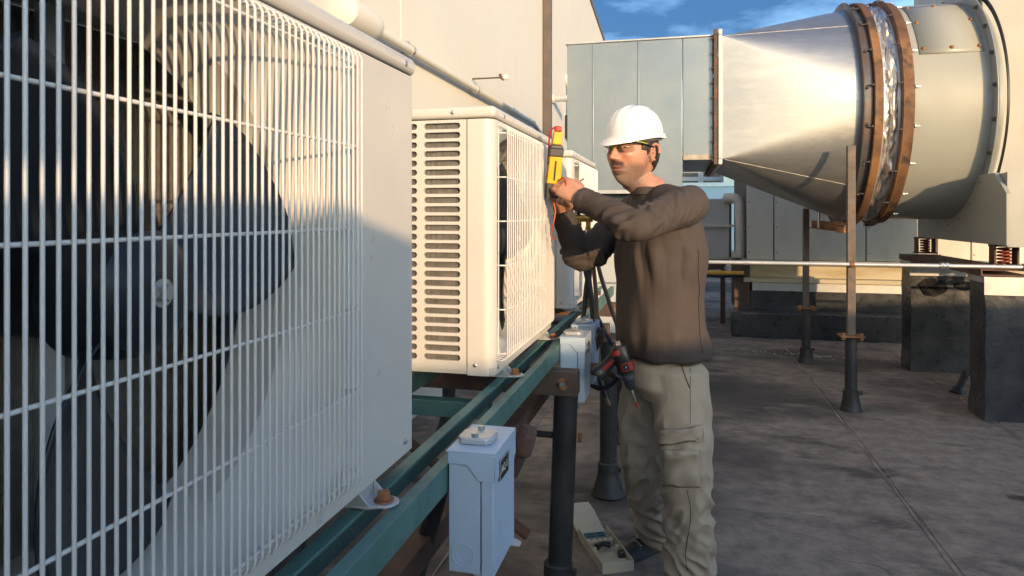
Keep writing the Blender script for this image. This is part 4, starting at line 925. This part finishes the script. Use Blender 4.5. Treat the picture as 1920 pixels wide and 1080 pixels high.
for s in (-1,1):
    m = MB(); rows = []
    for i in range(8):
        v = i/7; row = []
        for j in range(13):
            t = j/12; yy = .006+.060*t; zz = .030-.040*v
            if v > .5: zz += .014*(v-.5)*2*(max(0,.25-t)/.25+ .6*max(0,t-.6)/.4)
            xx = .104-.35*yy*yy/.066*1.0*.9-.010*t**3-.006*v
            row.append(hd(xx, s*yy, zz))
        rows.append(row)
    m.rings(rows, False, False, False); o = mp_(m, 'glasses_lens', lens, smooth=80)
    m = MB(); edge = [hd(.104-.35*(.006+.06*t)**2/.066*.9-.010*t**3, s*(.006+.060*t), .0305) for t in [k/8 for k in range(9)]]; m.tube(edge, .0008, 6)
    m.tube([rows[-1][k] for k in range(13)], .0005, 6); m.tube([rows[k][-1] for k in range(8)], .0007, 6); mp_(m, 'lens_rim', rimp, o)
    m = MB(); m.tube([hd(.075,s*.0665,.024), hd(.055,s*.0765,.024), hd(.030,s*.0815,.021), hd(-.005,s*.0835,.017)], [(.0045,.002),(.004,.002),(.0035,.0018),(.003,.0016)], 8, up=hu); tm = mp_(m, 'glasses_temple', blackpl, smooth=60)
    m = MB(); m.tube([hd(.073,s*.0685,.0255), hd(.055,s*.0785,.0255), hd(.032,s*.0833,.0225)], [(.0016,.0012)]*3, 6, up=hu); mp_(m, 'lime_stripe', lime, tm)
m = MB(); m.tube([hd(.093,.011,.002), hd(.103,.006,.014), hd(.105,0,.020), hd(.103,-.006,.014), hd(.093,-.011,.002)], .0026, 8); mp_(m, 'nose_bridge', lime)
# ---- shirt
sm = MB()
sm.rings([sup(BC+UP*z+bf*o, bf, bl, a, b, 40, 2.3) for z,o,a,b in ((.884,-.010,.156,.195),(.92,-.008,.159,.198),(1.0,.005,.152,.190),(1.1,.008,.150,.186),(1.2,.006,.152,.192),(1.3,.004,.150,.198),(1.37,.004,.138,.194),(1.425,.010,.112,.172),(1.465,.022,.084,.118),(1.49,.036,.070,.078),(1.505,.044,.066,.068))])
def sleeve(S_, E_, W_, r):
    mid = S_.lerp(E_,.5); m2 = E_.lerp(W_,.5); inn = S_-(E_-S_).normalized()*.07
    p = catmull([inn, S_, mid, E_, m2, W_],5); k = len(p); rr = [float(np.interp(i/(k-1),[0,.2,.4,.6,.8,1],r)) for i in range(k)]
    sm.tube(p, rr, 24)
sm.tube([NB-UP*.035-bf*.02, (NB-UP*.035).lerp(LS,.5)+UP*.012, LS], [.062,.066,.068], 20); sm.tube([NB-UP*.035-bf*.02, (NB-UP*.035).lerp(RS,.5)+UP*.012, RS], [.062,.066,.068], 20)
sleeve(LS, LE, LW, [.066,.072,.062,.053,.048,.042]); sleeve(RS, RE, RW, [.075,.084,.070,.060,.051,.042])
shirt_me = remesh(sm, .0045, 8, 'shirt')
co, no = arrays(shirt_me); W3 = co+np.array(MO[:])
def nzv(P, f): return np.array([mnoise.noise((p[0]*f[0],p[1]*f[1],p[2]*f[2])) for p in P])
zz = W3[:,2]
rel = W3-np.array(BC[:]); fx = rel@np.array(bf[:]); lx = rel@np.array(bl[:])
torso = np.clip((1.36-zz)/.08,0,1)*(np.abs(lx) < .26)*(np.abs(fx) < .19)
ang = np.arctan2(lx,fx)
d = torso*(.0035*np.sin(ang*9+4*nzv(W3,(3,3,2)))*np.clip((1.15-zz)/.2,0,1)+.006*nzv(W3,(7,7,3.5))+.003*nzv(W3,(18,18,9)))
# gathered folds above the hem and hanging from the raised arm
d += torso*.006*(1-3*np.abs(nzv(np.stack([ang*2.2,zz*3,0*zz],1),(1,1,1)))).clip(-1,1)*np.exp(-((zz-.96)/.06)**2)
d += torso*.011*np.exp(-((zz-1.25)/.08)**2)*np.clip(np.sin((lx*.6-fx)*60+5*nzv(W3,(6,6,4))),-.4,1)*(fx>-.12)
d -= .010*np.exp(-((zz-.888)/.006)**2)*torso*.6
def arm_folds(S_,E_,W_,amp):
    out = np.zeros(len(W3))
    for A,Bv,c in ((S_,E_,1.),(E_,W_,0.)):
        a = np.array(A[:]); b = np.array(Bv[:]); ab = b-a; L2 = ab@ab; t = ((W3-a)@ab)/L2; q = W3-a-np.outer(np.clip(t,0,1),ab); dist = np.linalg.norm(q,axis=1)
        w = np.clip((.12-dist)/.02,0,1)*np.clip((t+.05)/.1,0,1)*np.clip((1.02-t)/.1,0,1); ln = math.sqrt(L2); e = ab/ln
        side = np.cross(e,[0,0,1.]); side /= np.linalg.norm(side); phi = np.arctan2(q@np.cross(side,e), q@side)
        # slanting drag lines: ridged noise stretched round the arm
        s = t*ln
        n = np.array([mnoise.noise((s_*26+1.1*math.sin(f_+.6), math.cos(f_)*.9, math.sin(f_)*.9+c*3)) for s_,f_ in zip(s,phi)])
        env = .35+.9*np.exp(-((t-c)/.35)**2)
        out += w*amp*env*((1-np.abs(n)*3.2).clip(-1,1))*np.clip(.55+.9*nzv(W3,(6,6,6)),0,1.2)
    return out
d += arm_folds(LS,LE,LW,.0135)+arm_folds(RS,RE,RW,.0125)
setco(shirt_me, co+no*d[:,None])
shirtm = M('brown_jersey', (.072,.059,.054), .85, var=.10, vsc=9, bump=.5, bsc=420, bd=.0008, spec=.25)
shirt = finish('shirt', shirt_me, shirtm, man); s2 = shirt.modifiers.new('s','SMOOTH'); s2.factor = .4; s2.iterations = 1
# collar band, cuffs, side seam
m = MB(); cb = BC+bf*.044; m.rings([sup(cb+UP*z+bf*o, bf, bl, a, a+.003, 32) for z,o,a in ((1.488,-.003,.074),(1.512,.004,.067),(1.516,.004,.062),(1.50,.004,.060))], True, False, False); mp_(m, 'collar', shirtm, shirt, smooth=60)
for E_,W_ in ((LE,LW),(RE,RW)):
    d_ = (W_-E_).normalized(); m = MB(); m.tube([W_-d_*.03,W_-d_*.026,W_+d_*.004,W_+d_*.006,W_+d_*.0], [.043,.0455,.0435,.040,.034], 24); mp_(m, 'cuff', shirtm, shirt, smooth=60)
def cling(me, pts, r, name, mat, parent, lift=.001):
    t = surf(me); out = []
    for p in pts:
        h = t.find_nearest(Vector(p)-MO); out.append(h[0]+h[1]*lift)
    m = MB(); m.tube(out, r, 6); return m.build(name, mat, parent, smooth=60)
seamm = M('dark_seam_thread', (.035,.026,.022), .9, bump=0)
cling(shirt_me, [BC+UP*z+bl*.24-bf*(.075+.03*math.sin((1.33-z)*5)) for z in np.linspace(1.30,.93,30)], .0014, 'side_seam', seamm, shirt)
# ---- trousers
tm_ = MB()
tm_.rings([sup(BC+UP*z+bf*o, bf, bl, a, b, 40, 2.4) for z,o,a,b in ((.95,-.004,.106,.140),(.90,-.004,.114,.148),(.85,0,.132,.168),(.79,0,.138,.176),(.74,0,.10,.14))])
def leg(lg, r):
    p = catmull(lg,6); k = len(p); rr = [float(np.interp(i/(k-1),[0,.25,.5,.75,1],r)) for i in range(k)]; tm_.tube([lg[0]+UP*.025]+p, [rr[0]*.72]+[rr[0]*.9]+rr[1:], 28)
leg(LEG_L, [.108,.098,.084,.085,.084]); leg(LEG_R, [.105,.094,.085,.080,.078])
tr_me = remesh(tm_, .0045, 8, 'trousers')
co, no = arrays(tr_me); W3 = co+np.array(MO[:]); zz = W3[:,2]
d = .007*nzv(W3,(6,6,3))+.0035*nzv(W3,(16,16,9))
def leg_folds(lg, spots, seed):
    out = np.zeros(len(W3)); pts = np.array([p[:] for p in catmull(lg,6)])
    cx = np.interp(zz, pts[::-1,2], pts[::-1,0]); cy = np.interp(zz, pts[::-1,2], pts[::-1,1]); dist = np.hypot(W3[:,0]-cx, W3[:,1]-cy); w = np.clip((.14-dist)/.02,0,1)*np.clip((.84-zz)/.06,0,1)
    a = np.arctan2(W3[:,1]-cy, W3[:,0]-cx)
    for k,(zc_,sp,amp,f,tilt) in enumerate(spots):
        n = np.array([mnoise.noise((z_*f+tilt*math.sin(a_+k), math.cos(a_)*1.1+seed, math.sin(a_)*1.1+k*5)) for z_,a_ in zip(zz,a)])
        out += w*amp*np.exp(-((zz-zc_)/sp)**2)*(1-np.abs(n)*3.0).clip(-.9,1)
    return out
d += leg_folds(LEG_L, ((.62,.15,.010,12,1.3),(.14,.16,.014,16,1.0),(.38,.14,.011,13,-1.2)), 1.7)+leg_folds(LEG_R, ((.60,.15,.012,13,1.2),(.14,.13,.015,16,1.0),(.36,.14,.012,13,-1.4)), 6.1)
setco(tr_me, co+no*d[:,None])
khaki = M('khaki_twill', (.43,.35,.262), .85, var=.08, vsc=7, bump=.45, bsc=380, bd=.001, spec=.25)
trou = finish('trousers', tr_me, khaki, man); s2 = trou.modifiers.new('s','SMOOTH'); s2.factor = .4; s2.iterations = 1
# cargo pocket and flap: sheets cut to the leg's own surface, lifted off it
def patch(name, u0,u1,v0,v1, lift, thick, tilt=0.):
    dg = bpy.context.evaluated_depsgraph_get(); dg.update()
    t = BVHTree.FromObject(trou, dg); n1, n2 = 14, 16; rows = []
    for i in range(n2+1):
        row = []
        for j in range(n1+1):
            u = u0+(u1-u0)*j/n1; v = v0+(v1-v0)*i/n2+tilt*(u-u0)
            p = at(u,v,2.3)-MO; q = at(u,v,2.9)-MO; h = t.ray_cast(p,(q-p).normalized(),1.)
            if h[0] is None: h = (row[-1],Vector((0,-1,0))) if row else (at(u,v,2.45)-MO,Vector((0,-1,0)))
            e = min(i,n2-i,j,n1-j); row.append(h[0]+h[1]*(lift*(1 if e > 0 else .35)+.004*math.sin(j*.9+i*.4)*(e > 1)))
        rows.append(row)
    m = MB(); m.rings(rows, False, False, False); o = m.build(name, khaki, trou, smooth=60); so = o.modifiers.new('t','SOLIDIFY'); so.thickness = thick; so.offset = -1; return o
patch('cargo_pocket', 1244,1312,842,912,.011,.008,.03); patch('pocket_flap', 1239,1317,806,836,.018,.006,-.12)
def cling_px(pts, t_, r, name, mat):
    dg = bpy.context.evaluated_depsgraph_get(); dg.update(); tr_ = BVHTree.FromObject(trou, dg); out = []
    for u,v in pts:
        p = at(u,v,t_-.4)-MO; q = at(u,v,t_+.4)-MO; h = tr_.ray_cast(p,(q-p).normalized(),1.)
        if h[0] is not None: out.append(h[0]+h[1]*.0005)
    m = MB(); m.tube(out, r, 6); m.build(name, mat, trou, smooth=60)
kseam = M('khaki_seam', (.10,.082,.06), .9, bump=0)
cling_px([(1294,y_) for y_ in range(690,800,8)], 2.5, .0013, 'side_seam', kseam)
cling_px([(1288+6*math.sin((y_-920)/26)+(y_-920)*.03,y_) for y_ in range(918,1078,8)], 2.5, .0014, 'side_seam', kseam)
cling_px([(1275+18*((y_-665)/62)**1.5,y_) for y_ in range(668,728,5)]+[(1294,728)], 2.5, .0022, 'hip_pocket', kseam)
# ---- shoes
shoem = M('dark_trainer', (.028,.028,.03), .6, var=.3, vsc=30, bump=.4, bsc=150, c3=(.30,.29,.27), c3p=.66, c3s=30); solem = M('shoe_sole', (.05,.05,.052), .7); lace = M('shoe_lace', (.34,.32,.28), .7)
def shoe(ank, fwd, name='shoe'):
    f = Vector(fwd).normalized(); l_ = UP.cross(f); b = Vector((ank.x,ank.y,0))-f*.075
    m = MB(); st = ((0,.030,.075),(.02,.036,.095),(.07,.040,.105),(.12,.042,.088),(.17,.046,.066),(.22,.047,.052),(.26,.040,.045),(.285,.02,.036))
    rs = []
    for x_,w_,h_ in st:
        rs.append([b+f*x_+l_*(w_*math.cos(q)*(1 if math.sin(q) < .2 else .86))+UP*(.022+(h_-.022)*max(0,math.sin(q))**.8 if math.sin(q) > 0 else .022+.006*math.sin(q)) for q in [2*math.pi*k/20 for k in range(20)]])
    m.rings(rs); sh = mp_(m, name, shoem, smooth=60); sub = sh.modifiers.new('s','SUBSURF'); sub.levels = sub.render_levels = 1
    m = MB(); pts = [(x_,w_+.004) for x_,w_,h_ in st]; poly = [(x_,w_) for x_,w_ in pts]+[(x_,-w_) for x_,w_ in reversed(pts)]
    m.prism(poly, b+UP*.004, f, l_, UP, .020); mp_(m, 'sole', solem, sh, bevel=.004)
    m = MB()
    for k in range(5):
        x_ = .11+.022*k; h_ = float(np.interp(x_,[s[0] for s in st],[s[2] for s in st])); m.tube([b+f*x_+l_*.03+UP*(h_*.84), b+f*(x_+.006)+UP*(h_+.005), b+f*(x_+.012)-l_*.03+UP*(h_*.82)], .0028, 6)
    mp_(m, 'laces', lace, sh, smooth=60)
shoe(LEG_L[-1], (-.8,-.55,0)); shoe(LEG_R[-1], (-.62,-.78,0))

# ================================================================ VOLTAGE TESTER IN HIS HANDS
yel = M('yellow_case', (.72,.42,.012), .38, var=.06, vsc=14, bump=.12, bsc=160); gry = M('grey_grip', (.075,.07,.066), .55, var=.12, bump=.25, bsc=200); redp = M('red_plastic', (.50,.035,.022), .38, var=.1)
T0 = at(1034,371,2.50); T1 = at(1047,236,2.46); ta = (T1-T0).normalized(); tn = Vector((.35,-.93,0)); tn = (tn-ta*tn.dot(ta)).normalized(); ts = ta.cross(tn)*-1
if ts.x < 0: ts = -ts
tst = thing('voltage_tester', T0, 'yellow and grey hand-held voltage tester with red lead at the unit', 'tester')
def tseg(z0, w0, z1, w1, d0, d1, name, mat, parent=tst, sh=0, bev=.004):
    m = MB(); m.rings([[ts*(sx*w)+tn*(sy*d)+ta*z for sx,sy in ((-1,-1),(1,-1),(1,1),(-1,1))] for z,w,d in ((z0,w0,d0),(z1,w1,d1))]); return m.build(name, mat, parent, bevel=bev, seg=3)
LN = (T1-T0).length
tseg(0,.022,.052,.025,.015,.018,'lower_grip',gry); b_ = tseg(.0525,.026,.150,.0225,.019,.018,'case',yel); tseg(.1505,.0245,.178,.0265,.020,.020,'grip',gry); tseg(.1785,.026,.192,.018,.019,.016,'upper_grip',gry); tseg(.1925,.018,.238,.0145,.016,.014,'neck',yel)
tseg(.2385,.013,.258,.011,.012,.011,'probe_cap',redp)
m = MB(); m.obox(ta*.10+tn*.0192, ts, ta, tn, .003, .035, .001); m.build('slot', blackpl, b_)
for s in (-1,1): m = MB(); m.obox(ta*.125+ts*.0245*s, tn, ta, ts, .005, .006, .002); m.build('button', gry, b_, bevel=.001)
m = MB(); m.tube([Vector(p)-T0 for p in catmull([T0+ta*.253, at(1038,240,2.46), at(1031,252,2.47), at(1028,290,2.50), at(1027,340,2.53)],6)], .0032, 8); m.build('red_lead', redp, tst, smooth=60)
ored = M('orange_lead', (.55,.10,.04), .45)
m = MB(); m.tube([Vector(p)-T0 for p in catmull([T0+ta*.004, at(1041,395,2.50), at(1037,420,2.50), at(1033,438,2.52), at(1036,446,2.53), at(1041,447,2.54)],6)], .0030, 8); m.build('lower_lead', ored, tst, smooth=60)
m = MB(); m.tube([Vector(p)-T0 for p in catmull([T0+ta*.03+ts*.02, at(1053,372,2.45), at(1062,342,2.43), at(1056,333,2.44), at(1049,338,2.46)],6)], .0028, 8); m.build('side_lead', ored, tst, smooth=60)

# ================================================================ CORDLESS DRILL ON THE BELT
D0 = at(1160,648,2.47); D1 = at(1184,728,2.47); da = (D1-D0).normalized(); dn = Vector((.12,-.99,0)); dn = (dn-da*dn.dot(da)).normalized(); dsd = dn.cross(da)
if dsd.x > 0: dsd = -dsd            # towards the grip, left
dred = M('drill_red', (.26,.022,.022), .45, var=.1)
drl = thing('cordless_drill', D0, 'red and black cordless drill hanging nose down at the man\'s hip', 'drill')
m = MB(); m.rings([sup(da*z, dsd, dn, a, b, 20, 3) for z,a,b in ((-.004,.020,.022),(.004,.029,.028),(.05,.031,.030),(.085,.030,.029),(.10,.026,.026))]); bd = m.build('motor_body', blackpl, drl, smooth=45)
m = MB(); m.rings([sup(da*z-dsd*.006+dn*.004, dsd, dn, .028, .0285, 20, 3) for z in (.058,.088)]); m.build('red_panel', dred, bd, smooth=45)
m = MB(); m.rings([sup(da*z+dsd*.012, dsd, dn, .022, .0295, 20, 3) for z in (.010,.028)]); m.build('red_shoulder', dred, bd, smooth=45)
m = MB(); m.obox(da*.073+dn*.0335-dsd*.004, da, dsd, dn, .010,.009,.0012); m.build('badge', blackpl, bd)
link('lettering', text_mesh('II', .010), bd, loc=da*.073+dn*.0352-dsd*.004, rot=(R(90),R(-10),0))
m = MB(); m.lathe([(.025,.1005),(.025,.122),(.022,.126),(.0215,.142),(.012,.160),(.006,.164)], (0,0,0), da, 24); m.build('chuck', M('chuck_steel', (.11,.12,.14), .32, .7, var=.15), drl, smooth=35)
m = MB(); m.lathe([(.0045,.164),(.0042,.205),(.003,.21)], (0,0,0), da, 8); m.build('bit', steel, drl)
m = MB(); m.lathe([(.0035,.2105),(.0032,.23),(.001,.236)], (0,0,0), da, 8); m.build('bit_tip', redp, drl)
gdir = (dsd*.86+da*.50).normalized(); gp_ = da*.035+dsd*.022
m = MB(); m.rings([sup(gp_+gdir*z, gdir.cross(dn), dn, a, b, 18, 2.6) for z,a,b in ((0,.024,.018),(.03,.020,.016),(.065,.022,.017),(.075,.028,.022),(.092,.028,.024))]); gr = m.build('grip', blackpl, drl, smooth=45)
m = MB(); m.rings([sup(gp_+gdir*z+dn*.002, gdir.cross(dn), dn, a, .0162, 14, 2.6) for z,a in ((.012,.010),(.06,.012))]); m.build('red_inlay', dred, gr, smooth=45)
m = MB(); m.obox(da*-.006+dn*-.01, dsd, dn, da, .008, .02, .004); m.build('belt_hook', steel, drl)

# ================================================================ HOSES, MANIFOLD, COVER
hoses = [([(1086,432),(1096,500),(1108,560),(1112,620),(1118,690),(1135,745)],.0085,(.030,.032,.035),'black hose nearest the units hanging from the brass manifold'),
         ([(1094,432),(1104,490),(1098,545),(1094,600)],.0085,(.03,.035,.035),'dark hose bending back to the far unit from the manifold'),
         ([(1101,436),(1107,500),(1100,560),(1092,602)],.008,(.19,.075,.055),'reddish hose hanging from the brass manifold'),
         ([(1108,440),(1113,500),(1118,560),(1120,640),(1128,720),(1142,760)],.0085,(.27,.18,.09),'tan hose hanging straight down among the dark hoses'),
         ([(1112,440),(1122,500),(1140,560),(1157,610),(1166,640)],.0085,(.20,.14,.085),'brown hose slanting right towards the man\'s belt'),
         ([(1098,440),(1110,560),(1128,610),(1150,650),(1160,672)],.0085,(.035,.042,.06),'navy hose sagging behind the others to the man\'s hip'),
         ([(1098,700),(1110,722),(1130,728),(1152,716),(1160,706)],.009,(.016,.016,.018),'black cable looping from the switch box under the drill')]
for k,(pts,r,c,lab) in enumerate(hoses):
    tt = 3.0 if k < 6 else 2.85
    P = [at(u,v,tt+.02*k-.05*i/len(pts)) for i,(u,v) in enumerate(pts)]
    hm_ = M('hose_rubber', c, .5, var=.2, vsc=14, bump=.2)
    m = MB(); m.tube(catmull(P,7), r*1.12, 10); m.v = [tuple(Vector(p)-P[0]) for p in m.v]
    o = m.build('hose', hm_, None, smooth=60); o.location = P[0]; tag(o, lab, 'hose', 'hoses from the manifold')
brass = M('brass', (.55,.34,.09), .3, .9, var=.15, vsc=30, bump=.2)
c0 = at(1086,408,3.05); mf = thing('gauge_manifold', c0, 'brass gauge manifold with valves by the far unit behind the man\'s arm', 'gauge manifold')
m = MB(); m.tube([(-.05,0,0),(.06,.0,-.004)], .016, 14); m.build('bar', brass, mf)
for k,x_ in enumerate((-.035,0,.04)):
    m = MB(); m.lathe([(.011,0),(.011,.03),(.014,.031),(.014,.042),(.009,.043),(.009,.075)], (x_,0,-.012), (0,0,-1), 12); m.build('port', brass, mf)
    m = MB(); m.lathe([(.008,0),(.008,.02),(.017,.021),(.017,.036),(.012,.040)], (x_,-.01,.014), (0,-.4,1), 14); m.build('valve_knob', blackpl if k == 1 else brass, mf)
for s in (-1,1):
    m = MB(); m.lathe([(.030,0),(.032,.004),(.032,.022),(.028,.024)], (s*.036+.005,.012,.075), (0,-1,0), 24); gz = m.build('gauge', steel, mf); m = MB(); m.lathe([(.027,.0243),(.027,.0252)], (s*.036+.005,.012,.075), (0,-1,0), 24); m.build('dial', white, gz)
m = MB(); m.tube([(.0,.01,.10),(.0,.01,.16),(.02,.0,.17)], .004, 8); m.build('hanging_hook', steel, mf)
# beige meter cover lying open on the roof
cov = thing('plastic_cover', (-.335,2.93,0), 'open beige plastic cover lying on the roof beside the man\'s shoe', 'cover', rz=R(26))
beige = M('beige_plastic', (.50,.455,.345), .5, var=.06, vsc=12, bump=.15)
W_, L_ = .062, .20
m = MB(); m.box(-W_,W_,-L_,L_*.55,.006,.010); m.build('floor', beige, cov)
for (a,b,c,d) in ((-W_-.004,-W_,-L_,L_*.55),(W_,W_+.004,-L_,L_*.55),(-W_-.004,W_+.004,-L_-.004,-L_)): m = MB(); m.box(a,b,c,d,.004,.048); m.build('side_wall', beige, cov, bevel=.0015)
m = MB(); m.prism([(0,.01),(.04,.012),(.16,.040),(.24,.046),(.24,.053),(.155,.050),(.035,.022),(0,.020)], (-W_,L_*.56,0), (0,1,0), (0,0,1), (1,0,0), W_*2); m.build('flap', beige, cov, bevel=.002)
m = MB(); m.box(-W_+.008,W_-.008,-L_+.012,-L_+.055,.0105,.030); m.build('step', beige, cov, bevel=.003)
m = MB(); m.box(-W_+.006,W_-.006,.0,.025,.0105,.038); lt = m.build('cross_rib', beige, cov, bevel=.002)
for k in range(4): m = MB(); m.lathe([(.005,.0),(.005,.0008)], (-.036+.024*k,.0125,.0383), (0,0,1), 12); m.build('rib_hole', blackpl, lt)
m = MB(); m.tube([(-.03,-.035,.03),(.0,-.02,.034),(.03,-.03,.03)], [.014,.009,.014], 10); m.build('black_latch', blackpl, cov, smooth=60)
tealm = M('teal_print', (.06,.16,.20), .5)
m = MB()
for k in range(3): m.box(-.045,.045,.045+.022*k,.050+.022*k,.0105,.030)
for x_ in (-.045,-.002,.041): m.box(x_,x_+.004,.0505,.089,.0105,.029)
m.build('louvre', tealm, cov)
for sx in (-1,1): m = MB(); m.lathe([(.008,0),(.008,.03),(.004,.031)], (sx*.048,-.06,.0105), (0,0,1), 12); m.build('screw_boss', beige, cov)
# pebbles of spilled gravel
m = MB()
for i in range(150):
    a, b = rng.normal(0,.42), rng.normal(0,.05); x_, y_ = 1.25+a, 7.35+b-.16*a; r = random.uniform(.006,.016)
    m.lathe([(r*.5,0),(r,r*.5),(r*.5,r)], (x_,y_,.006), (random.uniform(-.3,.3),random.uniform(-.3,.3),1), 5)
gv = m.build('gravel', M('gravel_stone', (.30,.27,.24), .9, var=.3, vsc=20)); tag(gv, 'thin streak of pale gravel spilled on the roof', 'gravel', kind='stuff')
